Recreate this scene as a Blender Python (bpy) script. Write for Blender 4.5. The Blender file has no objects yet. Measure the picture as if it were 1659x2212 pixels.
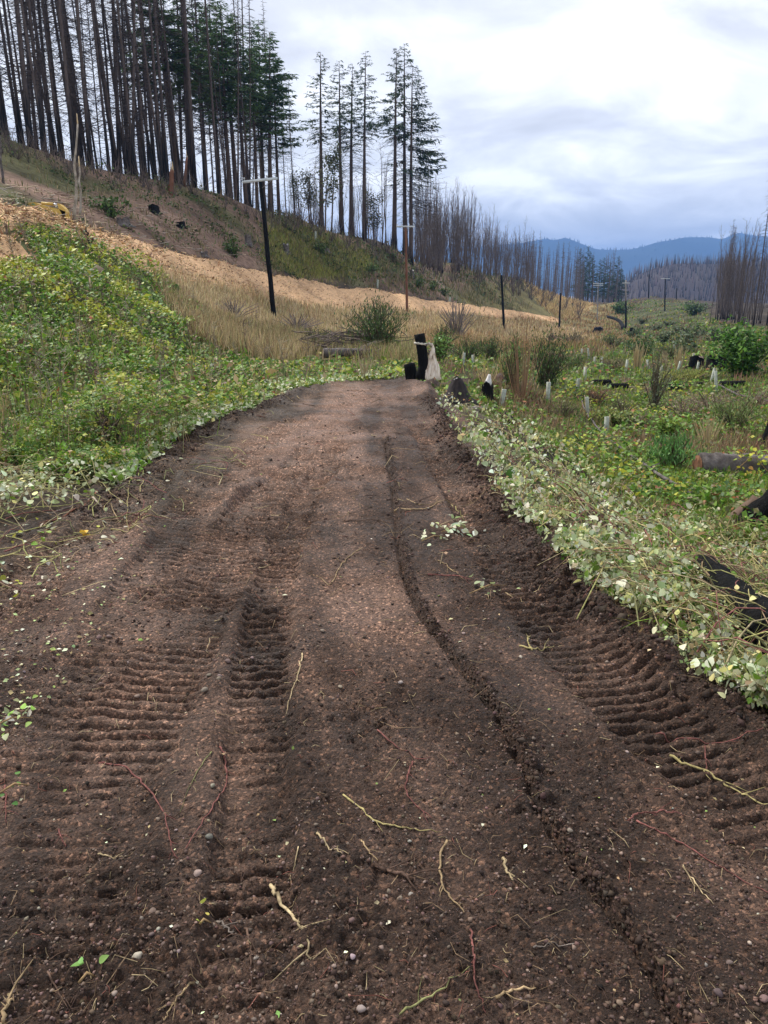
import bpy, math, random
import numpy as np
from mathutils import Vector, Matrix

rng = np.random.default_rng(7)
random.seed(7)
scn = bpy.context.scene
COL = scn.collection

# ------------------------------------------------------------------ camera
F, CX, CY, EYE = 1628.0, 829.5, 1106.0, 1.7       # focal length in units of a 1659-wide frame
PITCH = math.atan(486.0 / F)
cam_d = bpy.data.cameras.new('camera')
cam_d.sensor_fit = 'HORIZONTAL'
cam_d.sensor_width = 36.0
cam_d.lens = 36.0 * F / 1659.0
cam_d.clip_start = 0.05
cam_d.clip_end = 40000.0
cam = bpy.data.objects.new('camera', cam_d)
COL.objects.link(cam)
cam.location = (0, 0, EYE)
cam.rotation_euler = (math.pi / 2 - PITCH, 0, 0)
scn.camera = cam

# ------------------------------------------------------------------ sky, sun, exposure
SUN_EL, SUN_AZ = math.radians(50), math.radians(-42)   # azimuth clockwise from +Y (ahead, to the left)
w = bpy.data.worlds.new('World')
scn.world = w
w.use_nodes = True
nt = w.node_tree
nt.nodes.clear()
def N(t, **k):
    n = nt.nodes.new(t)
    for a, b in k.items():
        setattr(n, a, b)
    return n
out = N('ShaderNodeOutputWorld'); bg = N('ShaderNodeBackground')
sky = N('ShaderNodeTexSky'); sky.sky_type = 'NISHITA'; sky.sun_disc = False
sky.sun_elevation = SUN_EL; sky.sun_rotation = SUN_AZ
tc = N('ShaderNodeTexCoord'); sep = N('ShaderNodeSeparateXYZ')
nt.links.new(tc.outputs['Generated'], sep.inputs[0])
def math_n(op, a, b=None, clamp=False):
    n = N('ShaderNodeMath', operation=op); n.use_clamp = clamp
    for i, v in enumerate((a, b)):
        if v is None: continue
        if isinstance(v, (int, float)): n.inputs[i].default_value = v
        else: nt.links.new(v, n.inputs[i])
    return n.outputs[0]
den = math_n('ADD', math_n('MAXIMUM', sep.outputs[2], 0.0), 0.22)
comb = N('ShaderNodeCombineXYZ')
nt.links.new(math_n('DIVIDE', sep.outputs[0], den), comb.inputs[0])
nt.links.new(math_n('DIVIDE', sep.outputs[1], den), comb.inputs[1])
def noise_n(scale, detail, rough, dist=0.0, off=(0, 0, 0)):
    mp = N('ShaderNodeMapping'); mp.inputs['Location'].default_value = off
    nt.links.new(comb.outputs[0], mp.inputs['Vector'])
    n = N('ShaderNodeTexNoise'); n.inputs['Scale'].default_value = scale
    n.inputs['Detail'].default_value = detail; n.inputs['Roughness'].default_value = rough
    n.inputs['Distortion'].default_value = dist
    nt.links.new(mp.outputs[0], n.inputs['Vector'])
    return n.outputs[0]
cl1 = noise_n(2.1, 8, 0.55, 0.5, (3.1, 1.7, 0))
cl2 = noise_n(0.6, 3, 0.5, 0.2, (7.3, 4.2, 0))
cmb = math_n('ADD', math_n('MULTIPLY', cl1, 0.6), math_n('MULTIPLY', cl2, 0.4))
ramp = N('ShaderNodeValToRGB')
nt.links.new(cmb, ramp.inputs[0])
cr = ramp.color_ramp
cr.elements[0].position = 0.36; cr.elements[0].color = (0.50, 0.505, 0.535, 1)
cr.elements[1].position = 0.60; cr.elements[1].color = (1.0, 1.0, 1.0, 1)
e = cr.elements.new(0.47); e.color = (0.65, 0.66, 0.695, 1)
e = cr.elements.new(0.53); e.color = (0.80, 0.81, 0.835, 1)
vm = N('ShaderNodeVectorMath', operation='SCALE'); vm.inputs['Scale'].default_value = 10.0
nt.links.new(ramp.outputs[0], vm.inputs[0])
mix = N('ShaderNodeMix', data_type='RGBA'); mix.inputs['Factor'].default_value = 0.95
nt.links.new(sky.outputs[0], mix.inputs[6]); nt.links.new(vm.outputs[0], mix.inputs[7])
nt.links.new(mix.outputs[2], bg.inputs[0])
bg.inputs[1].default_value = 0.1
nt.links.new(bg.outputs[0], out.inputs[0])

sd = bpy.data.lights.new('sun', 'SUN'); sd.energy = 3.2; sd.angle = math.radians(11); sd.color = (1, 0.95, 0.87)
so = bpy.data.objects.new('sun', sd); COL.objects.link(so)
sdir = Vector((math.sin(SUN_AZ) * math.cos(SUN_EL), math.cos(SUN_AZ) * math.cos(SUN_EL), math.sin(SUN_EL)))
so.rotation_euler = sdir.to_track_quat('Z', 'Y').to_euler()

scn.view_settings.view_transform = 'Standard'
scn.view_settings.look = 'None'
scn.view_settings.gamma = 1.0
scn.view_settings.exposure = 0.70
scn.cycles.use_denoising = True
scn.cycles.max_bounces = 6
scn.cycles.diffuse_bounces = 3
scn.cycles.volume_bounces = 0
scn.cycles.transparent_max_bounces = 6

# ------------------------------------------------------------------ camera maths (used to read distances off the photograph)
CP, SP = math.cos(PITCH), math.sin(PITCH)
def at(px, py, Y):
    u = (px - CX) / F; v = (CY - py) / F
    dy = CP + v * SP; dz = v * CP - SP
    t = Y / dy
    return np.stack([u * t, Y + 0 * t, EYE + dz * t], -1)
def proj(p):
    x = p[..., 0]; y = p[..., 1]; z = p[..., 2] - EYE
    d = np.maximum(y * CP - z * SP, 1e-3)
    return CX + F * x / d, CY - F * (y * SP + z * CP) / d

# ------------------------------------------------------------------ numpy noise
_perm = rng.random((256, 256))
def vnoise(x, y):
    xi = np.floor(x).astype(int); yi = np.floor(y).astype(int)
    fx = x - xi; fy = y - yi
    fx = fx * fx * (3 - 2 * fx); fy = fy * fy * (3 - 2 * fy)
    a = _perm[xi & 255, yi & 255]; b = _perm[(xi + 1) & 255, yi & 255]
    c = _perm[xi & 255, (yi + 1) & 255]; d = _perm[(xi + 1) & 255, (yi + 1) & 255]
    return (a * (1 - fx) + b * fx) * (1 - fy) + (c * (1 - fx) + d * fx) * fy - 0.5
def fbm(x, y, oct=4, gain=0.5):
    s = 0; a = 1.0; f = 1.0
    for k in range(oct):
        s = s + a * vnoise(x * f + 17.3 * k, y * f - 9.1 * k); a *= gain; f *= 2.03
    return s
def sstep(a, b, x):
    t = np.clip((x - a) / (b - a), 0, 1)
    return t * t * (3 - 2 * t)
def inpoly(px, py, poly):
    r = np.zeros(np.shape(px), bool)
    n = len(poly)
    for i in range(n):
        x0, y0 = poly[i]; x1, y1 = poly[(i + 1) % n]
        if y0 == y1: continue
        c = ((y0 > py) != (y1 > py)) & (px < (x1 - x0) * (py - y0) / (y1 - y0) + x0)
        r ^= c
    return r

# ------------------------------------------------------------------ terrain heights
OFF = 6.0
ctrl = [  # (picture x, picture y, distance ahead in metres)
 (0,1120,5.6),(0,1000,7.5),(0,900,9.5),(0,800,11.5),(0,700,14.5),(0,600,18.5),(0,540,21.5),(0,450,26),
 (-400,1000,7),(-400,700,14),(-400,480,24),(-400,250,48),
 (150,1000,7.6),(150,900,10),(150,800,13),(150,700,16.5),(150,600,21.5),(150,530,26),(150,490,28),
 (300,900,11),(300,800,14.5),(300,700,20),(300,620,26.5),(300,570,31),(300,522,35),
 (450,880,12.5),(450,800,17),(450,720,24),(450,660,32),(450,615,39),(450,555,44),
 (593,690,45),(600,780,22),(600,740,30),(600,640,51),(600,593,56),
 (760,780,22),(760,730,34),(760,690,50),(760,665,68),(760,612,74),
 (880,685,75),(880,740,33),(900,780,22),(900,640,92),
 (1000,680,97),(1089,715,100),(1000,720,58),(1000,760,36),(1000,800,22),(1000,655,110),
 (1100,690,128),(1100,668,135),(1100,740,60),(1100,790,30),(1100,850,17),
 (1208,712,140),(1210,690,160),(1290,694,175),(1352,710,135),
 (1250,900,15),(1300,940,14.5),(1250,800,28),(1250,750,50),
 (1400,900,17),(1400,800,31),(1400,740,65),(1400,690,150),(1400,640,215),(1480,650,215),(1320,655,225),
 (1550,950,13),(1550,850,22),(1550,760,45),(1550,720,75),(1550,690,120),
 (1659,1250,5.2),(1659,1120,7.5),(1659,1000,11),(1659,900,16),(1659,800,28),(1659,735,60),(1659,700,110),
 (2000,1200,6),(2000,900,15),(2000,740,50),(2000,700,110),
 (0,370,38),(150,420,40),(330,450,48),(450,490,55),(600,520,70),(760,560,85),(900,590,105),(1000,615,125),(1130,635,165),(1220,662,205)]
crest = [(-400,230,52),(-150,265,52),(0,290,52),(100,328,54),(240,370,57),(400,402,63),(500,420,70),(640,470,88),(790,525,100),(870,545,105),(1000,575,140),(1130,605,190),(1260,655,262)]
pts = [at(a, b, c) for a, b, c in ctrl + crest]
for a, b, c in crest:
    p = at(a, b, c)
    for k, drop in ((1.3, 1.2), (1.9, 6.0)):
        q = p * k; q[2] = min(p[2], EYE + (p[2] - EYE) * k) - drop
        pts.append(q)
for s in (-1.3, -0.7, -0.2, 0.15, 0.5, 1.2):
    pts.append(np.array([s * 600, 594, -14.0])); pts.append(np.array([s * 3000, 2994, -30.0])); pts.append(np.array([s * 9000, 8994, -30.0]))
for x, y, z in ((-3.5,-3.5,.15),(0,-3.5,0),(3,-3.5,-.15),(-4,2.5,.2),(-3.2,4.6,.12),(2.6,2.6,-.1),(4.5,2.5,-.5),(0,2,0),(0,6,0),(-1,10,-.05),(-.5,14,-.2),(-6,2,.9),(7,2,-1.0)):
    pts.append(np.array([x, y, z], float))
pts = np.array(pts)
def st(x, y):
    yy = np.maximum(y + OFF, 0.5)
    return x / yy, np.log(yy)
cs, ct = st(pts[:, 0], pts[:, 1])
cv = pts[:, 2] / (pts[:, 1] + OFF)
SC = 1.1
def kern(r2):
    return 0.5 * r2 * np.log(r2 + 1e-12)
def tps_fit():
    n = len(cs)
    A = np.zeros((n + 3, n + 3))
    r2 = (cs[:, None] - cs) ** 2 * SC ** 2 * 4 + (ct[:, None] - ct) ** 2
    A[:n, :n] = kern(r2) + np.eye(n) * 2e-3
    A[:n, n] = A[n, :n] = 1; A[:n, n + 1] = A[n + 1, :n] = cs; A[:n, n + 2] = A[n + 2, :n] = ct
    return np.linalg.solve(A, np.concatenate([cv, [0, 0, 0]]))
TW = tps_fit()
def tps(s, t):
    r = TW[-3] + TW[-2] * s + TW[-1] * t
    for i in range(len(cs)):
        r = r + TW[i] * kern((s - cs[i]) ** 2 * SC ** 2 * 4 + (t - ct[i]) ** 2)
    return r

# road profile and its two edges (x at a given y)
def zr(y):
    return -0.024 * np.maximum(y - 7, 0) ** 1.0 * sstep(6, 10, y)
def rd(px, py):
    p = at(px, py, 3.0)
    d = p - np.array([0, 0, EYE])
    Y = 3.0
    for _ in range(12):
        t = (zr(np.float64(Y)) - EYE) / d[2]; Y = d[1] * t
    return d[0] * t, Y
le = np.array([(-3.4, -6), (-3.4, 1), (-3.3, 3)] + [rd(*q) for q in ((-90,1195),(80,1140),(190,1105),(250,1062),(330,990),(400,950),(480,910),(560,880),(640,847))] + [(-1.25, 15.2), (-0.7, 16.8), (1.0, 18.5), (4, 20)])
re_ = np.array([(2.4, -6), (2.1, 1)] + [rd(*q) for q in ((1659,1560),(1500,1450),(1400,1380),(1300,1310),(1200,1200),(1100,1100),(1030,1010),(990,960),(962,900),(932,862))] + [(0.95, 14.5), (1.7, 15.6), (2.6, 16.4)])
def edges(y):
    return np.interp(y, le[:, 1], le[:, 0]), np.interp(y, re_[:, 1], re_[:, 0])
def road_w(x, y):
    l, r = edges(y)
    d = np.minimum(x - l, r - x)
    return sstep(-1.6, 0.0, d) * (1 - sstep(16.0, 18.5, y)), d
def lumps(x, y):
    k = np.clip(np.hypot(x, y) / 30, 0.25, 3)
    return 0.35 * k * fbm(x / (3.2 * k ** .5) + 5, y / (3.2 * k ** .5), 4)
def T_exact(x, y):
    s, t = st(x, y)
    z = tps(s, t) * (np.maximum(y + OFF, 0.5))
    z = z + lumps(x, y) * (1 - sstep(280, 420, y)) * 0.55
    wr, d = road_w(x, y)
    return z * (1 - wr) + zr(y) * wr

# tabulated terrain for fast look-up
S0, S1, NS = -1.6, 1.6, 400
T0, T1, NT = math.log(2.0), math.log(6500), 450
gs = np.linspace(S0, S1, NS); gt = T0 + (T1 - T0) * (np.linspace(0, 1, NT))
GS, GT = np.meshgrid(gs, gt)
GY = np.exp(GT) - OFF; GX = GS * (GY + OFF)
GZ = T_exact(GX, GY)
def T(x, y):
    s, t = st(np.asarray(x, float), np.asarray(y, float))
    a = np.clip((s - S0) / (S1 - S0) * (NS - 1), 0, NS - 1.001); b = np.clip((t - T0) / (T1 - T0) * (NT - 1), 0, NT - 1.001)
    i = a.astype(int); j = b.astype(int); fa = a - i; fb = b - j
    return (GZ[j, i] * (1 - fa) + GZ[j, i + 1] * fa) * (1 - fb) + (GZ[j + 1, i] * (1 - fa) + GZ[j + 1, i + 1] * fa) * fb
def hitY(px, py):
    px = np.atleast_1d(np.asarray(px, float)); py = np.atleast_1d(np.asarray(py, float))
    u = (px - CX) / F; v = (CY - py) / F
    dy = CP + v * SP; dz = v * CP - SP
    res = np.full(px.shape, np.nan); act = np.arange(px.size); prev = 0.9
    for Y in np.exp(np.linspace(math.log(0.95), math.log(420), 420)):
        t = Y / dy[act]
        below = (EYE + dz[act] * t) <= T(u[act] * t, np.full(act.shape, Y))
        new = act[below]
        if len(new):
            lo = np.full(new.shape, prev); hi = np.full(new.shape, Y)
            for _ in range(8):
                m = (lo + hi) / 2; tm = m / dy[new]
                bb = (EYE + dz[new] * tm) <= T(u[new] * tm, m)
                hi = np.where(bb, m, hi); lo = np.where(bb, lo, m)
            res[new] = (lo + hi) / 2
            act = act[~below]
            if not len(act): break
        prev = Y
    return res
def spot(px, py):
    """the ground point seen at a place of the photograph"""
    Y = hitY(px, py)[0]
    if not np.isfinite(Y): Y = 300.0
    p = at(px, py, Y)
    return np.array([p[0], Y, float(T(p[0], Y))])
# distance raster over and beyond the frame
RX = np.arange(-900, 2081, 10.0); RY = np.arange(180, 2300, 7.0)
HX, HY = np.meshgrid(RX, RY)
HD = hitY(HX.ravel(), HY.ravel()).reshape(HX.shape)
def scatter(poly, n):
    """n ground points spread over an outlined patch of ground"""
    poly = list(poly); xs = [p[0] for p in poly]; ys = [p[1] for p in poly]
    P = []
    got = 0
    while got < n:
        a = rng.uniform(min(xs), max(xs), n * 2); b = rng.uniform(min(ys), max(ys), n * 2)
        k = inpoly(a, b, poly); a = a[k]; b = b[k]
        i = np.clip((a - RX[0]) / 10, 0, len(RX) - 1.001); j = np.clip((b - RY[0]) / 7, 0, len(RY) - 1.001)
        Y = HD[np.rint(j).astype(int), np.rint(i).astype(int)]
        i0 = i.astype(int); j0 = j.astype(int); fi = i - i0; fj = j - j0
        L = np.log(HD)
        Yb = np.exp((L[j0, i0] * (1 - fi) + L[j0, i0 + 1] * fi) * (1 - fj) + (L[j0 + 1, i0] * (1 - fi) + L[j0 + 1, i0 + 1] * fi) * fj)
        Y = np.where(np.isfinite(Yb), Yb, Y)
        ok = np.isfinite(Y); a = a[ok]; b = b[ok]; Y = Y[ok]
        p = at(a, b, Y); p[:, 2] = T(p[:, 0], Y)
        P.append(p); got += len(p)
        if len(p) == 0: break
    return np.concatenate(P)[:n]

# ------------------------------------------------------------------ object helpers
def tag(o, label=None, cat=None, group=None, kind=None):
    for k, v in (('label', label), ('category', cat), ('group', group), ('kind', kind)):
        if v: o[k] = v
    return o
def mesh_obj(name, V, faces, mat, parent=None, colors=None, smooth=False, loc=None, midx=None):
    me = bpy.data.meshes.new(name)
    V = np.asarray(V, np.float32).reshape(-1, 3)
    if isinstance(faces, np.ndarray):
        nf, k = faces.shape
        me.vertices.add(len(V)); me.vertices.foreach_set('co', V.ravel())
        me.loops.add(nf * k); me.loops.foreach_set('vertex_index', faces.astype(np.int32).ravel())
        me.polygons.add(nf); me.polygons.foreach_set('loop_start', np.arange(0, nf * k, k, dtype=np.int32))
        me.update(calc_edges=True)
    else:
        me.from_pydata(V.tolist(), [], faces); me.update()
    if colors is not None:
        c = np.asarray(colors, np.float32)
        ca = me.color_attributes.new('Col', 'FLOAT_COLOR', 'POINT')
        ca.data.foreach_set('color', np.concatenate([c, np.ones((len(c), 1), np.float32)], 1).ravel())
    if smooth:
        me.polygons.foreach_set('use_smooth', np.ones(len(me.polygons), bool))
    for m in (mat if isinstance(mat, (list, tuple)) else [mat]):
        me.materials.append(m)
    if midx is not None:
        me.polygons.foreach_set('material_index', np.asarray(midx, np.int32))
    me.validate()
    o = bpy.data.objects.new(name, me)
    COL.objects.link(o)
    if parent is not None: o.parent = parent
    if loc is not None: o.location = loc
    return o
def empty(name, loc=(0, 0, 0), rz=0.0):
    o = bpy.data.objects.new(name, None); COL.objects.link(o)
    o.location = loc; o.rotation_euler = (0, 0, rz); o.empty_display_size = 0.2
    return o
def copy_tree(o, parent=None):
    c = o.copy(); COL.objects.link(c); c.parent = parent
    for ch in o.children: copy_tree(ch, c)
    return c

class MB:
    """collects tubes and other pieces into one mesh of triangles with a colour per vertex"""
    def __init__(s): s.V = []; s.Fc = []; s.C = []; s.n = 0
    def add(s, V, Fc, col):
        V = np.asarray(V, float); s.V.append(V); s.Fc.append(np.asarray(Fc, int) + s.n)
        col = np.asarray(col, float)
        s.C.append(np.broadcast_to(col, (len(V), 3)) if col.ndim == 1 else col); s.n += len(V)
    def tube(s, P, R, col, sides=5, cap=True, rough=0.0):
        P = np.asarray(P, float); n = len(P); R = np.broadcast_to(np.asarray(R, float), (n,))
        tg = np.gradient(P, axis=0); tg /= np.linalg.norm(tg, axis=1)[:, None] + 1e-12
        ref = np.array([0.0, 0, 1]) if abs(tg[:, 2]).mean() < 0.8 else np.array([1.0, 0, 0])
        a = np.cross(tg, ref); a /= np.linalg.norm(a, axis=1)[:, None] + 1e-12
        b = np.cross(tg, a)
        th = np.linspace(0, 2 * np.pi, sides, endpoint=False)
        rr = R[:, None] * (1 + rough * rng.uniform(-1, 1, (n, sides)))
        V = P[:, None] + rr[..., None] * (np.cos(th)[None, :, None] * a[:, None] + np.sin(th)[None, :, None] * b[:, None])
        V = V.reshape(-1, 3)
        i = np.arange(n - 1)[:, None] * sides; j = np.arange(sides)[None]; j2 = (j + 1) % sides
        q = np.stack([i + j, i + j2, i + sides + j2, i + sides + j], -1).reshape(-1, 4)
        tri = np.concatenate([q[:, [0, 1, 2]], q[:, [0, 2, 3]]])
        if cap:
            c0 = np.array([[0, k + 1, k] for k in range(1, sides - 1)]); c1 = np.array([[0, k, k + 1] for k in range(1, sides - 1)]) + (n - 1) * sides
            tri = np.concatenate([tri, c0, c1])
        s.add(V, tri, col if np.ndim(col) == 1 else np.repeat(np.asarray(col), sides, 0))
    def build(s, name, mat, parent=None, smooth=False, loc=None):
        return mesh_obj(name, np.concatenate(s.V), np.concatenate(s.Fc), mat, parent, np.concatenate(s.C), smooth, loc)

def rotations(yaw, tilt, roll):
    cy, sy = np.cos(yaw), np.sin(yaw); cx, sx = np.cos(tilt), np.sin(tilt); cr_, sr = np.cos(roll), np.sin(roll)
    z = np.zeros_like(yaw); o = np.ones_like(yaw)
    Rz = np.stack([np.stack([cy, -sy, z], -1), np.stack([sy, cy, z], -1), np.stack([z, z, o], -1)], -2)
    Rx = np.stack([np.stack([o, z, z], -1), np.stack([z, cx, -sx], -1), np.stack([z, sx, cx], -1)], -2)
    Ry = np.stack([np.stack([cr_, z, sr], -1), np.stack([z, o, z], -1), np.stack([-sr, z, cr_], -1)], -2)
    return Rz @ Rx @ Ry
def strew(template, P, M, S, C, shade=None):
    """copies of a small template (verts, tris) as arrays: P places, M rotations, S sizes, C colours"""
    tv, tf = template
    tv = np.asarray(tv, float); tf = np.asarray(tf, int)
    S = np.asarray(S, float)
    if S.ndim == 1: S = S[:, None].repeat(3, 1)
    V = np.einsum('nij,nkj->nki', M, tv[None] * S[:, None, :]) + P[:, None]
    Fc = (tf[None] + (np.arange(len(P)) * len(tv))[:, None, None]).reshape(-1, 3)
    Cc = np.repeat(C, len(tv), 0)
    return V.reshape(-1, 3), Fc, Cc
LEAF = ([(0,0,0),(-.36,.42,.06),(0,.5,-.04),(.36,.42,.06),(0,1,-.08)], [(0,2,1),(0,3,2),(1,2,4),(2,3,4)])
def _ovate(fold=.1, curl=.14):
    L = [(0,0),(.30,.14),(.37,.42),(.2,.76),(0,1.0)]
    V = [(0, y, -curl * y * y) for x, y in L]; Fc = []
    n = len(L)
    for sg in (-1, 1):
        b = len(V)
        V += [(sg * x, y - .02 * abs(x), fold * x * 2 - curl * y * y) for x, y in L[1:-1]]
        k = n - 2
        for i in range(k):
            a0 = i; a1 = i + 1
            if i == 0: f = [(0, b, 1)]
            else: f = [(i, b + i - 1, b + i), (i, b + i, i + 1)]
            Fc += f if sg > 0 else [(q[0], q[2], q[1]) for q in f]
        f = (k, b + k - 1, n - 1)
        Fc.append(f if sg > 0 else (f[0], f[2], f[1]))
    return np.array(V), np.array(Fc)
OV = _ovate()
def _tri(OV):
    OV = np.array(OV[0], float), np.array(OV[1])
    V = []; Fc = []; n = 0
    for ang, off, sc in ((0, .35, 1.0), (1.15, .22, .85), (-1.15, .22, .85)):
        c, s_ = math.cos(ang), math.sin(ang)
        v = OV[0] * sc + np.array([0, off, 0]); v = np.stack([v[:, 0] * c - v[:, 1] * s_, v[:, 0] * s_ + v[:, 1] * c, v[:, 2] - .1 * (ang != 0) * v[:, 1]], -1)
        V.append(v); Fc.append(OV[1] + n); n += len(v)
    v = np.array([(-.02, -.5, -.1), (.02, -.5, -.1), (0, .36, 0)]); V.append(v); Fc.append(np.array([(n, n + 1, n + 2)]))
    return np.concatenate(V), np.concatenate(Fc)
TRI = _tri(LEAF)
LEAF2 = ([(0,0,0),(-.36,.45,.06),(.36,.45,.06),(0,1,-.08)], [(0,2,1),(1,2,3)])
BLADE = ([(-.5,0,0),(.5,0,0),(-.38,.06,.5),(.38,.06,.5),(0,.3,1)], [(0,1,3),(0,3,2),(2,3,4)])
STALK = ([(-.5,-.3,0),(.5,-.3,0),(0,.6,0),(0,.12,1)], [(0,1,3),(1,2,3),(2,0,3)])
def _pebble(seed):
    r = np.random.default_rng(seed)
    t = (1 + 5 ** .5) / 2
    V = np.array([(-1,t,0),(1,t,0),(-1,-t,0),(1,-t,0),(0,-1,t),(0,1,t),(0,-1,-t),(0,1,-t),(t,0,-1),(t,0,1),(-t,0,-1),(-t,0,1)], float)
    V /= np.linalg.norm(V[0]); V *= r.uniform(.62, 1.2, (12, 1)); V *= (1, .8, .55)
    Fc = np.array([(0,11,5),(0,5,1),(0,1,7),(0,7,10),(0,10,11),(1,5,9),(5,11,4),(11,10,2),(10,7,6),(7,1,8),(3,9,4),(3,4,2),(3,2,6),(3,6,8),(3,8,9),(4,9,5),(2,4,11),(6,2,10),(8,6,7),(9,8,1)])
    return V, Fc
PEB = [_pebble(k) for k in range(4)]
def jitter(col, n, amt=.18, hue=.06):
    col = np.asarray(col, float)
    c = np.broadcast_to(col, (n, 3)) * (1 + rng.normal(0, amt, (n, 1)))
    return np.clip(c * (1 + rng.normal(0, hue, (n, 3))), .004, 1)
def pick(cols, n, p=None, amt=.18):
    cols = np.asarray(cols, float)
    k = rng.choice(len(cols), n, p=p)
    return jitter(cols[k], n, amt)

# ------------------------------------------------------------------ materials
def mat_new(name):
    m = bpy.data.materials.new(name); m.use_nodes = True
    b = m.node_tree.nodes['Principled BSDF']
    b.inputs['Specular IOR Level'].default_value = 0.25
    return m, m.node_tree, b
def mnode(t, typ, **k):
    n = t.nodes.new(typ)
    for a, b in k.items(): setattr(n, a, b)
    return n
def tex_noise(t, scale, detail=4, rough=.55, coord='Object', stretch=None):
    c = mnode(t, 'ShaderNodeTexCoord'); n = mnode(t, 'ShaderNodeTexNoise')
    n.inputs['Scale'].default_value = scale; n.inputs['Detail'].default_value = detail; n.inputs['Roughness'].default_value = rough
    if stretch:
        mp = mnode(t, 'ShaderNodeMapping'); mp.inputs['Scale'].default_value = stretch
        t.links.new(c.outputs[coord], mp.inputs[0]); t.links.new(mp.outputs[0], n.inputs['Vector'])
    else: t.links.new(c.outputs[coord], n.inputs['Vector'])
    return n.outputs[0]
def ramp_n(t, src, stops):
    r = mnode(t, 'ShaderNodeValToRGB'); t.links.new(src, r.inputs[0])
    cr = r.color_ramp
    cr.elements[0].position, cr.elements[0].color = stops[0][0], (*stops[0][1], 1)
    cr.elements[1].position, cr.elements[1].color = stops[-1][0], (*stops[-1][1], 1)
    for p, c in stops[1:-1]:
        e = cr.elements.new(p); e.color = (*c, 1)
    return r.outputs[0]
def mixc(t, a, b, fac, blend='MIX'):
    m = mnode(t, 'ShaderNodeMix', data_type='RGBA', blend_type=blend)
    for s, v in ((0, fac), (6, a), (7, b)):
        if isinstance(v, (int, float)): m.inputs[s].default_value = v
        elif isinstance(v, tuple): m.inputs[s].default_value = (*v, 1)
        else: t.links.new(v, m.inputs[s])
    return m.outputs[2]
def bump(t, b, src, strength=.5, dist=.02):
    n = mnode(t, 'ShaderNodeBump'); n.inputs['Strength'].default_value = strength; n.inputs['Distance'].default_value = dist
    t.links.new(src, n.inputs['Height']); t.links.new(n.outputs[0], b.inputs['Normal'])
def mat_col(name, rough=.8, trans=0.0, nscale=0, namt=.5, spec=.25, bmp=None):
    """colour from the mesh's own colour attribute, with optional noise and leaf translucency"""
    m, t, b = mat_new(name)
    a = mnode(t, 'ShaderNodeVertexColor', layer_name='Col'); c = a.outputs[0]
    if nscale:
        nz = tex_noise(t, nscale)
        c = mixc(t, c, ramp_n(t, nz, [(.3, (1 - namt,) * 3), (.7, (1 + namt * .6,) * 3)]), 1.0, 'MULTIPLY')
        if bmp: bump(t, b, nz, .7, bmp)
    t.links.new(c, b.inputs['Base Color'])
    b.inputs['Roughness'].default_value = rough; b.inputs['Specular IOR Level'].default_value = spec
    if trans:
        tr = mnode(t, 'ShaderNodeBsdfTranslucent'); t.links.new(c, tr.inputs[0])
        mx = mnode(t, 'ShaderNodeMixShader'); mx.inputs[0].default_value = trans
        t.links.new(b.outputs[0], mx.inputs[1]); t.links.new(tr.outputs[0], mx.inputs[2])
        t.links.new(mx.outputs[0], t.nodes['Material Output'].inputs[0])
    return m
def mat_noise(name, stops, scale, rough=.85, bdist=0, stretch=None, bstr=.6, spec=.25, detail=6):
    m, t, b = mat_new(name)
    nz = tex_noise(t, scale, detail, .6, stretch=stretch)
    t.links.new(ramp_n(t, nz, stops), b.inputs['Base Color'])
    b.inputs['Roughness'].default_value = rough; b.inputs['Specular IOR Level'].default_value = spec
    if bdist: bump(t, b, nz, bstr, bdist)
    return m
M_leaf = mat_col('leaf', .55, .25)
M_grass = mat_col('grass_blade', .7, .2)
M_twig = mat_col('twig', .85, 0, 55, .55, .15, .002)
M_stone = mat_col('stone_surface', .75, 0, 40, .35, .3)
M_wood = mat_col('wood_fibre', .85, 0, 9, .4, .2, .01)
M_char = mat_noise('charred_wood', [(.3, (.004, .004, .0045)), (.58, (.009, .009, .009)), (.75, (.03, .028, .028))], 9, .9, .04, (3, 3, .6), 1.0, .08)
M_needle = mat_col('needles', .6, .3)

def mat_trunk(name, char_h, top, mid):
    m, t, b = mat_new(name)
    c = mnode(t, 'ShaderNodeTexCoord'); sp = mnode(t, 'ShaderNodeSeparateXYZ'); t.links.new(c.outputs['Object'], sp.inputs[0])
    nz = tex_noise(t, 1.3, 5, .6, stretch=(4, 4, .35)); n2 = tex_noise(t, 6, 4, .6, stretch=(4, 4, .5))
    ma = mnode(t, 'ShaderNodeMath', operation='DIVIDE'); t.links.new(sp.outputs[2], ma.inputs[0]); ma.inputs[1].default_value = char_h
    mb = mnode(t, 'ShaderNodeMath', operation='MULTIPLY_ADD'); t.links.new(nz, mb.inputs[0]); mb.inputs[1].default_value = 1.1
    t.links.new(ma.outputs[0], mb.inputs[2])
    f = ramp_n(t, mb.outputs[0], [(.75, (0, 0, 0)), (1.0, (1, 1, 1))])
    bark = ramp_n(t, n2, [(.3, mid), (.7, top)])
    t.links.new(mixc(t, (.010, .010, .011), bark, f), b.inputs['Base Color'])
    b.inputs['Roughness'].default_value = .9
    bump(t, b, n2, .8, .05)
    return m
M_snag = mat_trunk('burned_bark', 8.0, (.13, .10, .088), (.045, .036, .034))
M_live = mat_trunk('conifer_bark', 5.0, (.11, .078, .062), (.05, .036, .029))
M_sap = mat_trunk('sapling_bark', 1.2, (.16, .13, .115), (.06, .048, .045))

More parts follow.
